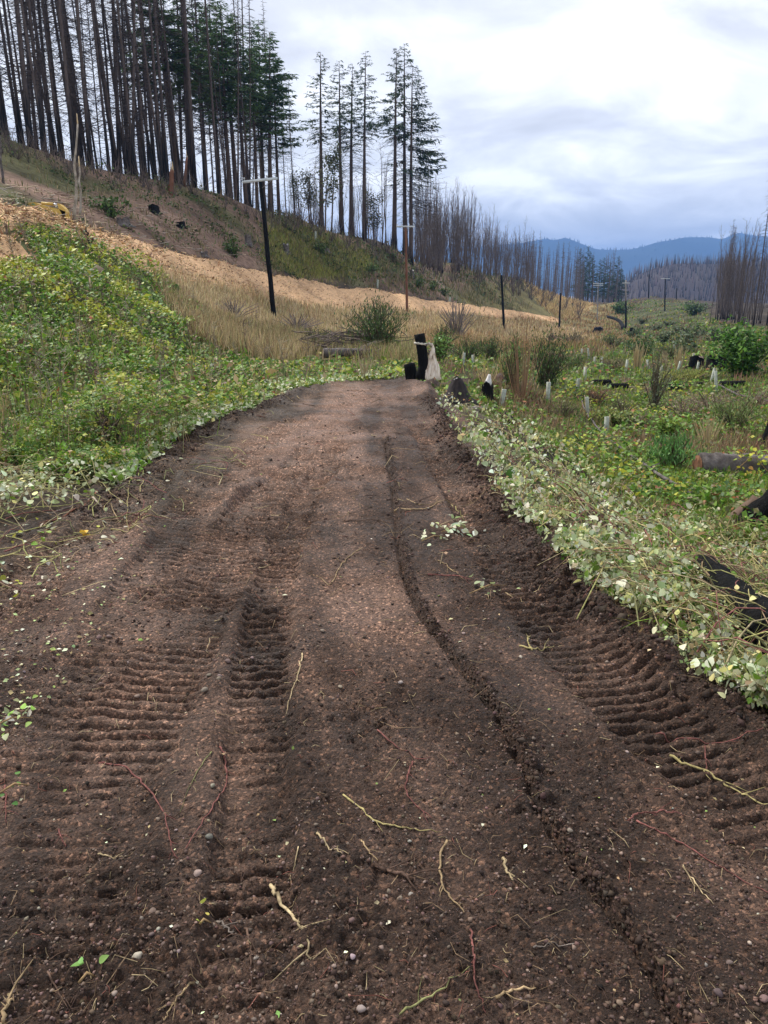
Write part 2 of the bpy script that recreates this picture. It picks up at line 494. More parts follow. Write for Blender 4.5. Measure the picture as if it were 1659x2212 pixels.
# ------------------------------------------------------------------ ground
P_green = [(-420,600),(-100,520),(10,490),(100,497),(200,535),(300,575),(350,605),(400,660),(470,700),(560,722),(700,775),(870,800),(880,815),(740,825),(640,845),(560,880),(480,905),(400,945),(330,982),(262,1040),(100,1045),(0,1010),(-420,1010)]
P_chip_up = [(-420,300),(-200,380),(0,447),(100,470),(210,503),(330,530),(430,552),(520,575),(590,592),(690,606),(800,620),(900,640),(1000,655),(1100,668),(1210,687)]
P_chip_lo = [(-420,420),(-200,470),(0,510),(60,495),(110,500),(200,540),(300,582),(350,604),(430,624),(500,640),(580,660),(660,673),(760,678),(900,684),(1000,679),(1100,690),(1210,700)]
P_chip = P_chip_up + P_chip_lo[::-1]
P_chip2 = [(-420,440),(0,515),(25,500),(75,560),(85,600),(50,612),(-60,600),(-420,560)]
P_dry = [(340,575),(430,608),(520,625),(660,665),(770,672),(900,680),(1210,702),(1290,735),(1180,745),(1000,750),(900,750),(780,740),(640,712),(560,716),(470,690),(400,650)]
P_hill = crest_xy = [(a, b) for a, b, c in crest] + P_chip_up[::-1]
P_yel = [(575,500),(620,488),(720,510),(790,545),(820,580),(760,600),(640,598),(580,570)]
P_rfield = [(880,815),(930,800),(1000,745),(1290,735),(1330,655),(1400,641),(1500,655),(1560,700),(2050,735),(2050,1330),(1659,1190),(1500,1160),(1390,1110),(1240,1000),(1090,915),(960,860)]
P_silver = [(938,862),(1000,885),(1090,915),(1180,960),(1300,1050),(1420,1130),(1560,1165),(1659,1185),(2050,1330),(2050,1800),(1659,1572),(1500,1460),(1400,1388),(1300,1318),(1200,1206),(1100,1105),(1030,1012),(990,962),(962,902)]
P_midl = [(430,720),(560,716),(760,735),(900,750),(900,800),(870,800),(700,778),(560,735)]


GC = np.zeros(GX.shape + (3,))
px, py = proj(np.stack([GX, GY, GZ], -1))
base = np.array([.055, .043, .032])
GC[:] = base
nz = fbm(GX / 2.5, GY / 2.5, 4)[..., None]
def paint(poly, col, extra=0.0):
    j = 14 * fbm(GX / (GY * .04 + .5), GY / (GY * .04 + .5) * .5, 3)
    m = inpoly(px + j, py + j, poly)
    GC[m] = np.asarray(col)
paint(P_rfield, (.065, .068, .030)); paint(P_silver, (.045, .034, .024)); paint(P_green, (.045, .055, .018))
paint(P_dry, (.36, .27, .15)); paint(P_yel, (.10, .11, .03)); paint(P_midl, (.10, .095, .04))
hillm = inpoly(px, py, P_hill)
hn = sstep(-.1, .25, fbm(GX / 6 + 3, GY / 6, 3))[..., None]
GC = np.where(hillm[..., None] & ~inpoly(px, py, P_yel)[..., None], np.array([.165, .108, .080]) * (1 - hn) + np.array([.10, .095, .045]) * hn, GC)
paint([(1110,615),(1170,600),(1280,655),(1250,690),(1210,690),(1000,655),(1010,600)], (.15, .13, .055))
paint([(1270,828),(1340,815),(1520,822),(1530,842),(1420,858),(1290,850)], (.10, .065, .05))
paint([(1165,605),(1280,655),(1250,680),(1190,640)], (.32, .23, .11))
paint([(1135,610),(1155,615),(1200,668),(1180,672)], (.34, .24, .13))
paint([(800,585),(870,590),(890,640),(830,628)], (.13, .085, .06))
paint([(1205,692),(1275,655),(1335,648),(1345,735),(1200,745)], (.17, .145, .065))
paint([(1000,690),(1210,700),(1290,735),(1200,760),(1050,745)], (.26, .17, .085))
GC *= (1 + .9 * nz)
GC = np.clip(GC, .01, .6)
wr, dd = road_w(GX, GY)
GZ2 = GZ - 0.16 * sstep(-.45, -.1, dd) * ((GY < 17.5) & (GY > .2))
ii = np.arange(NT - 1)[:, None] * NS; jj = np.arange(NS - 1)[None]
FG = np.stack([ii + jj, ii + jj + 1, ii + NS + jj + 1, ii + NS + jj], -1).reshape(-1, 4)
M_ground = mat_col('ground_soil', .95, 0, 3.0, .5, .1, .08)
g = mesh_obj('ground', np.stack([GX, GY, GZ2], -1).reshape(-1, 3), FG, M_ground, colors=GC.reshape(-1, 3), smooth=True)
tag(g, kind='structure')

# ------------------------------------------------------------------ dirt road with the tracks pressed into it
NR, NC = 940, 450
ry = np.exp(np.linspace(math.log(1.35), math.log(19.2), NR)) - 0.55
rs = np.linspace(-.98, .80, NC)
RYg = np.repeat(ry[:, None], NC, 1); RXg = rs[None] * (RYg * .55 + 1.6)
lE, rE = edges(RYg)
dl = RXg - lE; dr = rE - RXg; dmin = np.minimum(dl, dr)
def road_line(ps):
    return np.array([rd(*q) for q in ps])
def along(line, X, Y):
    """signed sideways distance and running length to a polyline"""
    best = np.full(X.shape, 9.0); sgn = np.zeros(X.shape); run = np.zeros(X.shape); acc = 0
    for a, b in zip(line[:-1], line[1:]):
        d = b - a; L = np.hypot(*d); d = d / L
        t = np.clip((X - a[0]) * d[0] + (Y - a[1]) * d[1], 0, L)
        ex = X - a[0] - d[0] * t; ey = Y - a[1] - d[1] * t
        q = np.hypot(ex, ey); k = q < best
        best = np.where(k, q, best); sgn = np.where(k, ex * d[1] - ey * d[0], sgn); run = np.where(k, acc + t, run); acc += L
    return best, sgn, run
def smooth_line(line, n=5):
    t = np.linspace(0, len(line) - 1, (len(line) - 1) * n + 1); x = np.arange(len(line))
    L = np.stack([np.interp(t, x, line[:, k]) for k in (0, 1)], -1)
    for _ in range(3): L[1:-1] = (L[:-2] + 2 * L[1:-1] + L[2:]) / 4
    return L
TRACKS = [
 (road_line([(700,965),(650,1030),(560,1110),(470,1200),(370,1350),(270,1500),(160,1700),(60,1900),(-60,2150),(-180,2400)]), .60, .030, 1.0),
 (road_line([(712,1000),(668,1060),(625,1150),(588,1260),(566,1400),(556,1550),(550,1700),(546,1900),(540,2150),(538,2400)]), .27, .038, 1.2),
 (road_line([(440,925),(372,988),(300,1062),(220,1150),(130,1215),(20,1290),(-90,1350)]), .46, .024, .8),
 (road_line([(920,925),(962,990),(1012,1065),(1082,1185),(1152,1275),(1265,1405),(1430,1560),(1610,1715),(1760,1850)]), .46, .032, 1.0),
 (road_line([(540,985),(430,1105),(315,1250),(185,1420),(40,1610),(-130,1830)]), .34, .018, .7),
 (road_line([(640,905),(560,960),(470,1040),(380,1140)]), .40, .016, .55)]
RUT = smooth_line(road_line([(835,955),(848,1020),(858,1100),(868,1180),(882,1255),(930,1340),(985,1410),(1052,1490),(1100,1570),(1135,1645),(1180,1765),(1235,1840),(1295,1915),(1400,2060),(1490,2212),(1560,2330)]))
z = np.zeros_like(RXg); dry = np.zeros_like(RXg)
wob = fbm(RXg * 2.2, RYg * 2.2, 4)
z += .05 * fbm(RXg * .8, RYg * .8, 3) + .030 * wob
for line, wd, dep, amp in TRACKS:
    L = smooth_line(line)
    q, sg, run = along(L, RXg, RYg)
    q2 = q + .03 * fbm(RXg * 9, RYg * 9, 2)
    inside = 1 - sstep(wd / 2 - .035, wd / 2 + .02, q2)
    ph = (run + .022 * fbm(RXg * 6 + 3, RYg * 6, 3) + .014 * fbm(RXg * 26, RYg * 26, 2) + .05 * fbm(RXg * 1.1 + 30, RYg * 1.1, 2) + .05 * sg * 1.0) / .074
    fr = ph - np.floor(ph)
    cid = np.floor(ph).astype(int)
    cleat = 1 - np.exp(-(np.abs(fr - .5) / .17) ** 3) * 1.45 - .35 * fr
    amp_n = np.clip(.95 + 1.5 * fbm(RXg * 1.9 + 9, RYg * 1.9, 4), .28, 1.45) * (1 + .8 * fbm(RXg * 11, RYg * 11, 2)) * (0.75 + .5 * _perm[cid & 255, 7])
    inside = inside * (.6 + .4 * sstep(1.0, 2.4, RYg))
    z = z * (1 - .6 * inside) + inside * (-dep + amp * .0185 * (1 + .16 * np.clip(RYg - 2.5, 0, 6)) * (.3 + .7 * sstep(.8, 2.3, RYg + .8 * fbm(RXg, RYg, 2))) * (cleat - .5) * amp_n)
    z += .012 * np.exp(-((q2 - wd / 2 - .05) / .05) ** 2) * (1 + 1.5 * fbm(RXg * 5, RYg * 5, 3)) * (q < wd)
    dry += inside * np.clip(cleat * amp_n, 0, 1) * .35 * np.clip(.5 + 2.2 * fbm(RXg * 1.1 + 30, RYg * 1.1, 3), 0, 1.4)
qr, sr, _ = along(RUT, RXg, RYg)
rutn = 1 + 1.4 * fbm(RXg * 14, RYg * 14, 3)
z += .022 * np.exp(-((sr + .012) / .02) ** 2) * np.clip(rutn, .1, 2) * (qr < .3)
z -= .040 * np.exp(-((sr - .022) / .016) ** 2) * (qr < .3)
rutm = np.exp(-((qr) / .035) ** 2)
# berms of loose soil along both edges
bn = 1 + 1.6 * fbm(RXg * 4, RYg * 4, 4)
z += .075 * np.exp(-((dr - .10) / .13) ** 2) * np.clip(bn, .2, 2.2) * sstep(2.0, 3.5, RYg) 
z += .06 * np.exp(-((dl - .15) / .2) ** 2) * np.clip(bn, .2, 2.2) * sstep(5.0, 6.5, RYg)
# mound under the charred post
mx, my = rd(895, 838)
z += .16 * np.exp(-(((RXg - mx) / .45) ** 2 + ((RYg - my) / .7) ** 2))
# clods and grain, stronger where the soil is loose
loose = np.clip(.35 + 1.2 * fbm(RXg * 1.3 + 40, RYg * 1.3, 3) + .6 * rutm + .8 * np.exp(-(dr / .25) ** 2) + .6 * np.exp(-(dl / .4) ** 2), .08, 1.2)
cl = fbm(RXg * 16, RYg * 16, 4, .6)
z += loose * (.034 * np.maximum(cl, 0) + .012 * cl)
z += (.005 + .013 * loose) * fbm(RXg * 42, RYg * 42, 3, .75)
# packed paler soil: the middle of the road further on, and patches
cxl, cyl = rd(690, 930)
pk = np.exp(-(((RXg - np.interp(RYg, [1, 4, 8, 13], [-.2, -.5, -.85, -.8])) / .55) ** 2)) * sstep(2.0, 9, RYg)
dry = dry + .75 * pk * np.clip(.75 + 1.3 * wob, 0, 1) + np.clip(.9 * fbm(RXg * 1.0 + 11, RYg * 1.0 + 4, 4), 0, .8) - .5 * loose * (1 - sstep(.15, .7, pk)) - .8 * rutm
acr = RXg - np.interp(RYg, [1, 4, 8, 13], [.25, -.35, -.75, -.6]) * 1.0
dry = dry + .75 * fbm(acr * 5.5 + .3 * RYg, RYg * .55, 3) + .55 * fbm(acr * 2.0, RYg * .8 + 7, 3)
dry = np.clip(.30 + dry, 0, 1)[..., None]
dark, pale = np.array([.052, .0292, .0190]), np.array([.215, .130, .092])
RC = dark * (1 - dry) + pale * dry
RC *= (1 + .35 * fbm(RXg * 7, RYg * 7, 3))[..., None]
gb = np.exp(-((dl - .35) / .5) ** 2)[..., None] * sstep(1.5, 4, RYg)[..., None]
RC = RC * (1 - .25 * gb) + np.array([.06, .055, .03]) * .25 * gb
zroad = T(RXg, RYg) * 0 + zr(RYg)
wr2, _ = road_w(RXg, RYg)
tz = T(RXg, RYg)
edge = sstep(-.5, -.25, dmin)
RZ = (tz * (1 - wr2) + zroad * wr2) + z * sstep(-.35, .1, dmin) - .25 * (1 - edge)
keep = (dmin > -.55)
i2 = np.arange(NR - 1)[:, None] * NC; j2 = np.arange(NC - 1)[None]
FR = np.stack([i2 + j2, i2 + j2 + 1, i2 + NC + j2 + 1, i2 + NC + j2], -1).reshape(-1, 4)
kf = keep.ravel()[FR].all(1)
FR = FR[kf]
used = np.unique(FR); remap = np.full(NR * NC, -1); remap[used] = np.arange(len(used)); FR = remap[FR]
m, t, b = mat_new('road_soil')
a = mnode(t, 'ShaderNodeVertexColor', layer_name='Col')
n1 = tex_noise(t, 28, 8, .75); n2 = tex_noise(t, 130, 5, .7); n3 = tex_noise(t, 2.2, 4, .6)
c = mixc(t, a.outputs[0], ramp_n(t, n1, [(.3, (.40, .38, .37)), (.5, (.9, .9, .9)), (.62, (1.25, 1.22, 1.2)), (.75, (2.2, 2.1, 2.0))]), 1.0, 'MULTIPLY')
c = mixc(t, c, ramp_n(t, n2, [(.32, (.42, .42, .42)), (.5, (1, 1, 1)), (.66, (1.9, 1.84, 1.76))]), .9, 'MULTIPLY')
vo = mnode(t, 'ShaderNodeTexVoronoi'); vo.inputs['Scale'].default_value = 95; tcv = mnode(t, 'ShaderNodeTexCoord'); t.links.new(tcv.outputs['Object'], vo.inputs['Vector'])
sv = mnode(t, 'ShaderNodeSeparateColor'); t.links.new(vo.outputs['Color'], sv.inputs[0])
grit = ramp_n(t, sv.outputs[0], [(.0, (.55, .55, .56)), (.55, (.95, .95, .95)), (.86, (1.1, 1.08, 1.05)), (.93, (2.3, 2.2, 2.1)), (1.0, (3.4, 3.3, 3.2))])
c = mixc(t, c, grit, .85, 'MULTIPLY')
t.links.new(c, b.inputs['Base Color'])
t.links.new(ramp_n(t, n3, [(.35, (.5,) * 3), (.6, (.9,) * 3)]), b.inputs['Roughness'])
b.inputs['Specular IOR Level'].default_value = .3
ad = mnode(t, 'ShaderNodeMath', operation='MULTIPLY_ADD'); t.links.new(n2, ad.inputs[0]); ad.inputs[1].default_value = .5; t.links.new(n1, ad.inputs[2])
ad2 = mnode(t, 'ShaderNodeMath', operation='MULTIPLY_ADD'); t.links.new(vo.outputs['Distance'], ad2.inputs[0]); ad2.inputs[1].default_value = -.35; t.links.new(ad.outputs[0], ad2.inputs[2]); ad = ad2
bump(t, b, ad.outputs[0], 1.0, .030)
RV = np.stack([RXg, RYg, RZ], -1).reshape(-1, 3)
road = mesh_obj('road', RV[used], FR, m, colors=RC.reshape(-1, 3)[used], smooth=True)
tag(road, kind='structure')
# road height look-up
def RH(x, y):
    x = np.asarray(x, float); y = np.asarray(y, float)
    a = np.log(np.maximum(y + .55, .5)); j = np.clip((a - math.log(1.35)) / (math.log(19.2) - math.log(1.35)) * (NR - 1), 0, NR - 1.001)
    i = np.clip((x / (y * .55 + 1.6) + .98) / 1.78 * (NC - 1), 0, NC - 1.001)
    l, r = edges(y); d = np.minimum(x - l, r - x)
    zz = RZ[np.rint(j).astype(int), np.rint(i).astype(int)]
    return np.where((d > -.2) & (y < 17.5), zz, T(x, y))
def on_road(px, py):
    x, y = rd(px, py)
    return np.array([x, y, float(RH(x, y))])

# ------------------------------------------------------------------ wood chip track on the hillside
def strip(name, up, lo, n, m_, lift, mat, col, rough):
    def lin(poly, k):
        poly = np.array(poly, float); L = np.concatenate([[0], np.cumsum(np.hypot(*np.diff(poly, axis=0).T))])
        q = np.linspace(0, L[-1], k); return np.interp(q, L, poly[:, 0]), np.interp(q, L, poly[:, 1])
    ux, uy = lin(up, n); lx, ly = lin(lo, n)
    def world(x, y):
        Y = hitY(x, y); ok = np.isfinite(Y); Y = np.interp(np.arange(len(Y)), np.nonzero(ok)[0], Y[ok])
        for _ in range(6): Y[1:-1] = (Y[:-2] + 2 * Y[1:-1] + Y[2:]) / 4
        p = at(x, y, Y); return p[:, :2]
    U = world(ux, uy + 1); L_ = world(lx, ly)
    f = np.linspace(0, 1, m_)[None, :, None]
    XY = U[:, None] * (1 - f) + L_[:, None] * f
    dist = XY[..., 1]
    edge = np.minimum(f[..., 0], 1 - f[..., 0])
    edge = sstep(0, .16, edge + .10 * fbm(XY[..., 0] / 1.5, XY[..., 1] / 1.5, 3))
    Z = T(XY[..., 0], XY[..., 1]) - .08 + edge * (lift + .14 * fbm(XY[..., 0] / 1.6, XY[..., 1] / 1.6, 4) + rough * fbm(XY[..., 0] * 3, XY[..., 1] * 3, 4, .65))
    k1 = np.arange(n - 1)[:, None] * m_; k2 = np.arange(m_ - 1)[None]
    Fs = np.stack([k1 + k2, k1 + k2 + 1, k1 + m_ + k2 + 1, k1 + m_ + k2], -1).reshape(-1, 4)[:, ::-1]
    nn = fbm(XY[..., 0] / 2, XY[..., 1] / 2, 4)[..., None]
    C = np.asarray(col) * (1 + .5 * nn + .35 * fbm(XY[..., 0] * 4, XY[..., 1] * 4, 3)[..., None])
    o = mesh_obj(name, np.stack([XY[..., 0], XY[..., 1], Z], -1).reshape(-1, 3), np.ascontiguousarray(Fs), mat, colors=np.clip(C, .02, .9).reshape(-1, 3), smooth=True)
    return tag(o, kind='structure'), XY, Z
M_chip = mat_col('wood_chips', .9, 0, 14, .45, .1, .06)
CHIPC = (.61, .39, .22)
_, cXY, cZ = strip('wood_chip_road', P_chip_up, P_chip_lo, 420, 60, .28, M_chip, CHIPC, .10)
_, dXY, dZ = strip('wood_chip_bank', [(-420,425),(-100,480),(0,507),(24,500),(60,540),(84,598)], [(-420,560),(-150,580),(-60,600),(0,602),(40,606),(80,604)], 90, 30, .2, M_chip, (.40, .25, .135), .08)
V_, F_, C_ = [], [], []
for XY, Z, n in ((cXY, cZ, 9000), (dXY, dZ, 1500)):
    k = rng.integers(0, Z.size, n); x = XY[..., 0].ravel()[k] + rng.normal(0, .2, n); y = XY[..., 1].ravel()[k] + rng.normal(0, .2, n)
    p = np.stack([x, y, Z.ravel()[k] + .02], -1)
    v, f, c = strew(STALK, p, rotations(rng.uniform(0, 6.3, n), rng.normal(1.2, .5, n), rng.uniform(0, 6.3, n)), np.stack([rng.uniform(.03, .1, n), rng.uniform(.02, .05, n), rng.uniform(.08, .3, n)], -1), pick([(.62, .42, .24), (.35, .2, .1), (.7, .52, .33), (.16, .10, .07)], n, [.45, .25, .2, .1]))
    F_.append(f + sum(len(q) for q in V_)); V_.append(v); C_.append(c)
o = mesh_obj('wood_chip_litter', np.concatenate(V_), np.concatenate(F_), M_twig, colors=np.concatenate(C_))
tag(o, 'loose orange wood chips strewn over the hillside track', 'wood chips', kind='stuff')
# ------------------------------------------------------------------ far hills and the air
def range_mesh(name, ridge, D, depth, nz_amp, cols, s0, s1, n=360, m_=60, zb=-30.0, seed=0.0):
    rx = np.array([q[0] for q in ridge], float); rz = np.array([at(q[0], q[1], D)[2] for q in ridge])
    rX = np.array([at(q[0], q[1], D)[0] for q in ridge])
    X = np.linspace(s0, s1, n)[None].repeat(m_, 0); f = np.linspace(-1, 1, m_)[:, None]
    Y = D + f * depth + 0 * X
    h = np.interp(X * D / Y, rX, rz)
    prof = np.clip(1 - np.abs(f) ** 1.25, 0, 1)
    rg = 1 - 2 * np.abs(fbm(X / depth * 1.6 + seed, Y / depth * 1.6, 5))
    Z = zb + (h - zb) * prof * (1 + nz_amp * (rg - .8) * np.clip(np.abs(f) * 4, .12, 1)) + (h - zb) * .02 * fbm(X / depth * 9, Y / depth * 9, 3) - 3 * (prof <= 0)
    k1 = np.arange(m_ - 1)[:, None] * n; k2 = np.arange(n - 1)[None]
    Fs = np.stack([k1 + k2, k1 + k2 + 1, k1 + n + k2 + 1, k1 + n + k2], -1).reshape(-1, 4)
    a = np.clip(.5 + fbm(X / depth * 5, Y / depth * 5, 4), 0, 1)[..., None]
    C = np.asarray(cols[0]) * (1 - a) + np.asarray(cols[1]) * a
    o = mesh_obj(name, np.stack([X, Y, Z], -1).reshape(-1, 3), Fs, M_ground, colors=C.reshape(-1, 3), smooth=True)
    tag(o, kind='structure')
    return X, Y, Z
MX, MY, MZ = range_mesh('mountain', [(-2500,560),(-600,540),(700,545),(1000,535),(1120,526),(1150,521),(1182,515),(1196,519),(1222,514),(1250,524),(1285,538),(1330,541),(1380,535),(1430,521),(1480,512),(1530,512),(1560,516),(1592,503),(1622,508),(1659,512),(1900,505),(2600,530),(4000,580)], 4300, 1500, .45, [(.012, .022, .016), (.03, .042, .028)], -7000, 7000, 620, 60)
HX_, HY_, HZ_ = range_mesh('hill', [(-400,690),(900,690),(1200,680),(1290,655),(1318,632),(1345,612),(1380,592),(1420,577),(1470,569),(1540,571),(1620,566),(1720,560),(1900,562),(2200,575),(3200,640)], 640, 260, .25, [(.045, .037, .042), (.065, .054, .055)], -300, 900, 260, 60, -22.0, 4.0)
CONE = ([(-.5,-.29,0),(.5,-.29,0),(0,.58,0),(0,0,1)], [(0,1,3),(1,2,3),(2,0,3)])
class SM:
    def __init__(s): s.V = []; s.F = []; s.C = []; s.n = 0
    def add(s, *a):
        v, f, c = strew(*a); s.V.append(v); s.F.append(f + s.n); s.C.append(c); s.n += len(v)
    def addmb(s, mb):
        v = np.concatenate(mb.V); s.V.append(v); s.F.append(np.concatenate(mb.Fc) + s.n); s.C.append(np.concatenate(mb.C)); s.n += len(v)
    def build(s, name, mat, label=None, cat=None, kind='stuff', parent=None):
        o = mesh_obj(name, np.concatenate(s.V), np.concatenate(s.F), mat, parent, np.concatenate(s.C))
        return tag(o, label, cat, kind=kind)
def upright(n): return rotations(rng.uniform(0, 6.3, n), rng.normal(0, .05, n), rng.normal(0, .05, n))
# distant forest on the blue mountain's ridge: thousands of tree tips
sm = SM()
n = 5200
k = rng.integers(0, 620, n); f = np.clip(np.rint(29 + rng.normal(0, 6, n)).astype(int), 8, 52)
p = np.stack([MX[f, k] + rng.uniform(-12, 12, n), MY[f, k], MZ[f, k] - 2], -1)
sm.add(CONE, p, upright(n), np.stack([rng.uniform(5, 9, n), rng.uniform(5, 9, n), rng.uniform(7, 19, n)], -1), jitter((.016, .026, .018), n))
sm.build('mountain_forest', M_needle, 'far conifer forest along the blue mountain ridge', 'forest')
sm = SM()
n = 8500
k = rng.integers(60, 200, n); f = rng.integers(2, 36, n)
p = np.stack([HX_[f, k] + rng.normal(0, 3, n), HY_[f, k] + rng.normal(0, 3, n), HZ_[f, k] - .5], -1)
sm.add(CONE, p, upright(n), np.stack([rng.uniform(.4, 1.0, n), rng.uniform(.4, 1.0, n), rng.uniform(3.5, 11, n)], -1), pick([(.045, .038, .045), (.085, .07, .072), (.02, .02, .024)], n))
n = 260
k = rng.integers(60, 110, n); f = rng.integers(10, 32, n)
p = np.stack([HX_[f, k] + rng.normal(0, 3, n), HY_[f, k], HZ_[f, k] - .5], -1)
sm.build('burned_forest', M_twig, 'far burned forest of thin grey snags covering the low hill', 'forest')
hz = bpy.data.materials.new('haze_air'); hz.use_nodes = True
t = hz.node_tree; t.nodes.clear()
mo = mnode(t, 'ShaderNodeOutputMaterial'); pv = mnode(t, 'ShaderNodeVolumePrincipled')
pv.inputs['Color'].default_value = (.22, .43, .90, 1); pv.inputs['Density'].default_value = 2.5e-4; pv.inputs['Anisotropy'].default_value = 0.0
t.links.new(pv.outputs[0], mo.inputs['Volume'])
zlo = float(min(GZ.min(), MZ.min(), HZ_.min())) - 1.5; zhi = float(MZ.max()) + 45
bx = np.array([(x, y, q) for q in (zlo, zhi) for y in (-300, 7000) for x in (-12500, 12500)], float)
o = mesh_obj('haze', bx, [(0,2,3,1),(4,5,7,6),(0,1,5,4),(2,6,7,3),(0,4,6,2),(1,3,7,5)], hz)
tag(o, 'thin bluish haze in the air between the hills', 'haze', kind='stuff')

# ------------------------------------------------------------------ trees
def mesh_only(o):
    me = o.data; COL.objects.unlink(o); bpy.data.objects.remove(o); return me
def trunk_line(h, lean, wob, n=12):
    zz = np.linspace(0, 1, n)
    a, b_ = rng.uniform(0, 6.3, 2)
    return np.stack([lean * zz * math.cos(a) + wob * np.sin(zz * 4 + b_) * zz, lean * zz * math.sin(a) + wob * np.cos(zz * 3.3 + a) * zz, h * zz], -1)
def trunk_mesh(L, r, mat, flare=1.35, sides=9, pw=.85):
    mb = MB(); zz = np.linspace(0, 1, len(L))
    R = r * (1 - zz) ** pw + .015
    R[0] *= flare
    L = L.copy(); L[0, 2] -= .6
    mb.tube(L, R, (.1, .1, .1), sides, rough=.05)
    return mesh_only(mb.build('trunk', mat, smooth=True))
def on_line(L, f):
    q = f * (len(L) - 1); i = min(int(q), len(L) - 2); return L[i] * (1 - (q - i)) + L[i + 1] * (q - i)
def dead_branches(L, f0, f1, n, blen, droop, col, twigs=3, r=.027):
    mb = MB()
    for _ in range(n):
        f = f0 + (f1 - f0) * rng.random() ** .8
        p = on_line(L, f); az = rng.uniform(0, 6.3)
        ln = blen * (1 - .7 * (f - f0) / (1 - f0 + 1e-6)) * rng.uniform(.35, 1.15)
        d = np.array([math.cos(az), math.sin(az), 0]); up = rng.normal(.1, .2)
        q = np.linspace(0, 1, 4)[:, None]
        P = p + d * ln * q + np.array([0, 0, 1]) * ln * (up * q - droop * q ** 2 + .12 * droop * q ** 4)
        P[1:] += rng.normal(0, .06 * ln * .3, (3, 3))
        cc = np.asarray(col) * rng.uniform(.6, 1.5)
        mb.tube(P, [r, r * .75, r * .55, r * .3], cc, 3, False)
        for k in range(twigs):
            s_ = rng.uniform(.3, 1); i = min(int(s_ * 3), 2); b0 = P[i] * (1 - (s_ * 3 - i)) + P[i + 1] * (s_ * 3 - i)
            sd_ = np.cross(d, [0, 0, 1]) * rng.choice([-1, 1]) + d * rng.uniform(.2, .9) + np.array([0, 0, rng.normal(-.15, .3)])
            mb.tube([b0, b0 + sd_ * ln * rng.uniform(.12, .32)], [r * .5, r * .25], cc, 3, False)
    return mb
def make_snag(h, r, f0, nb, blen, droop=.35, col=(.06, .048, .046), mat=M_snag, lean=.5, tw=3):
    L = trunk_line(h, lean, .12)
    return [('trunk', trunk_mesh(L, r, mat)), ('crown', mesh_only(dead_branches(L, f0, .99, nb, blen, droop, col, tw).build('branches', M_twig)))]
def make_conifer(h, r, f0, rad, nb, dense, dead, one_side=None, green=(.080, .14, .050), lean=.4, fdead=.3):
    L = trunk_line(h, lean, .08)
    mb = MB(); sm = SM(); PP, DD, SS = [], [], []
    for i in range(nb):
        f = f0 + (1 - f0) * (i + rng.random()) / nb
        p = on_line(L, f); az = rng.uniform(0, 6.3)
        if one_side is not None and rng.random() < .75: az = rng.normal(0, .65)
        g_ = (f - f0) / (1 - f0)
        ln = rad * (1 - g_) ** .75 * min(1, .55 + g_ * 2.5) * rng.uniform(.65, 1.15) + .25
        d = np.array([math.cos(az), math.sin(az), 0])
        q = np.linspace(0, 1, 5)[:, None]
        P = p + d * ln * q + np.array([0, 0, 1]) * ln * (.12 * g_ * q - .42 * q ** 1.6 + .28 * q ** 3.2 + .25 * g_ * q)
        mb.tube(P, np.linspace(.03, .008, 5), (.045, .035, .03), 3, False)
        ns = int(dense * ln * (1.0 if g_ > .05 else .6)) + 3
        s_ = rng.uniform(.18, 1.02, ns)
        idx = np.clip((s_ * 4).astype(int), 0, 3); fr = (s_ * 4 - idx)[:, None]
        b0 = P[idx] * (1 - fr) + P[idx + 1] * fr
        PP.append(b0 + rng.normal(0, .05, (ns, 3))); DD.append(az + rng.choice([-1, 1], ns) * rng.uniform(.2, 1.2, ns) - math.pi / 2); SS.append(np.full(ns, .30 + .09 * ln) * rng.uniform(.6, 1.25, ns))
    PP = np.concatenate(PP); DD = np.concatenate(DD); SS = np.concatenate(SS); n = len(PP)
    sm.add(LEAF, PP, rotations(DD, rng.normal(-.25, .3, n), rng.normal(0, .5, n)), np.stack([SS * .42, SS, SS], -1), jitter(green, n, .3))
    db = dead_branches(L, fdead, f0 + .08, dead, rad * .95, .5, (.05, .042, .04), 4) if dead else None
    if db is not None: mb.V += db.V; mb.Fc += [q + mb.n for q in db.Fc]; mb.C += db.C
    o = sm.build('foliage', M_needle)
    return [('trunk', trunk_mesh(L, r, M_live)), ('crown', mesh_only(mb.build('branches', M_twig))), ('foliage', mesh_only(o))]
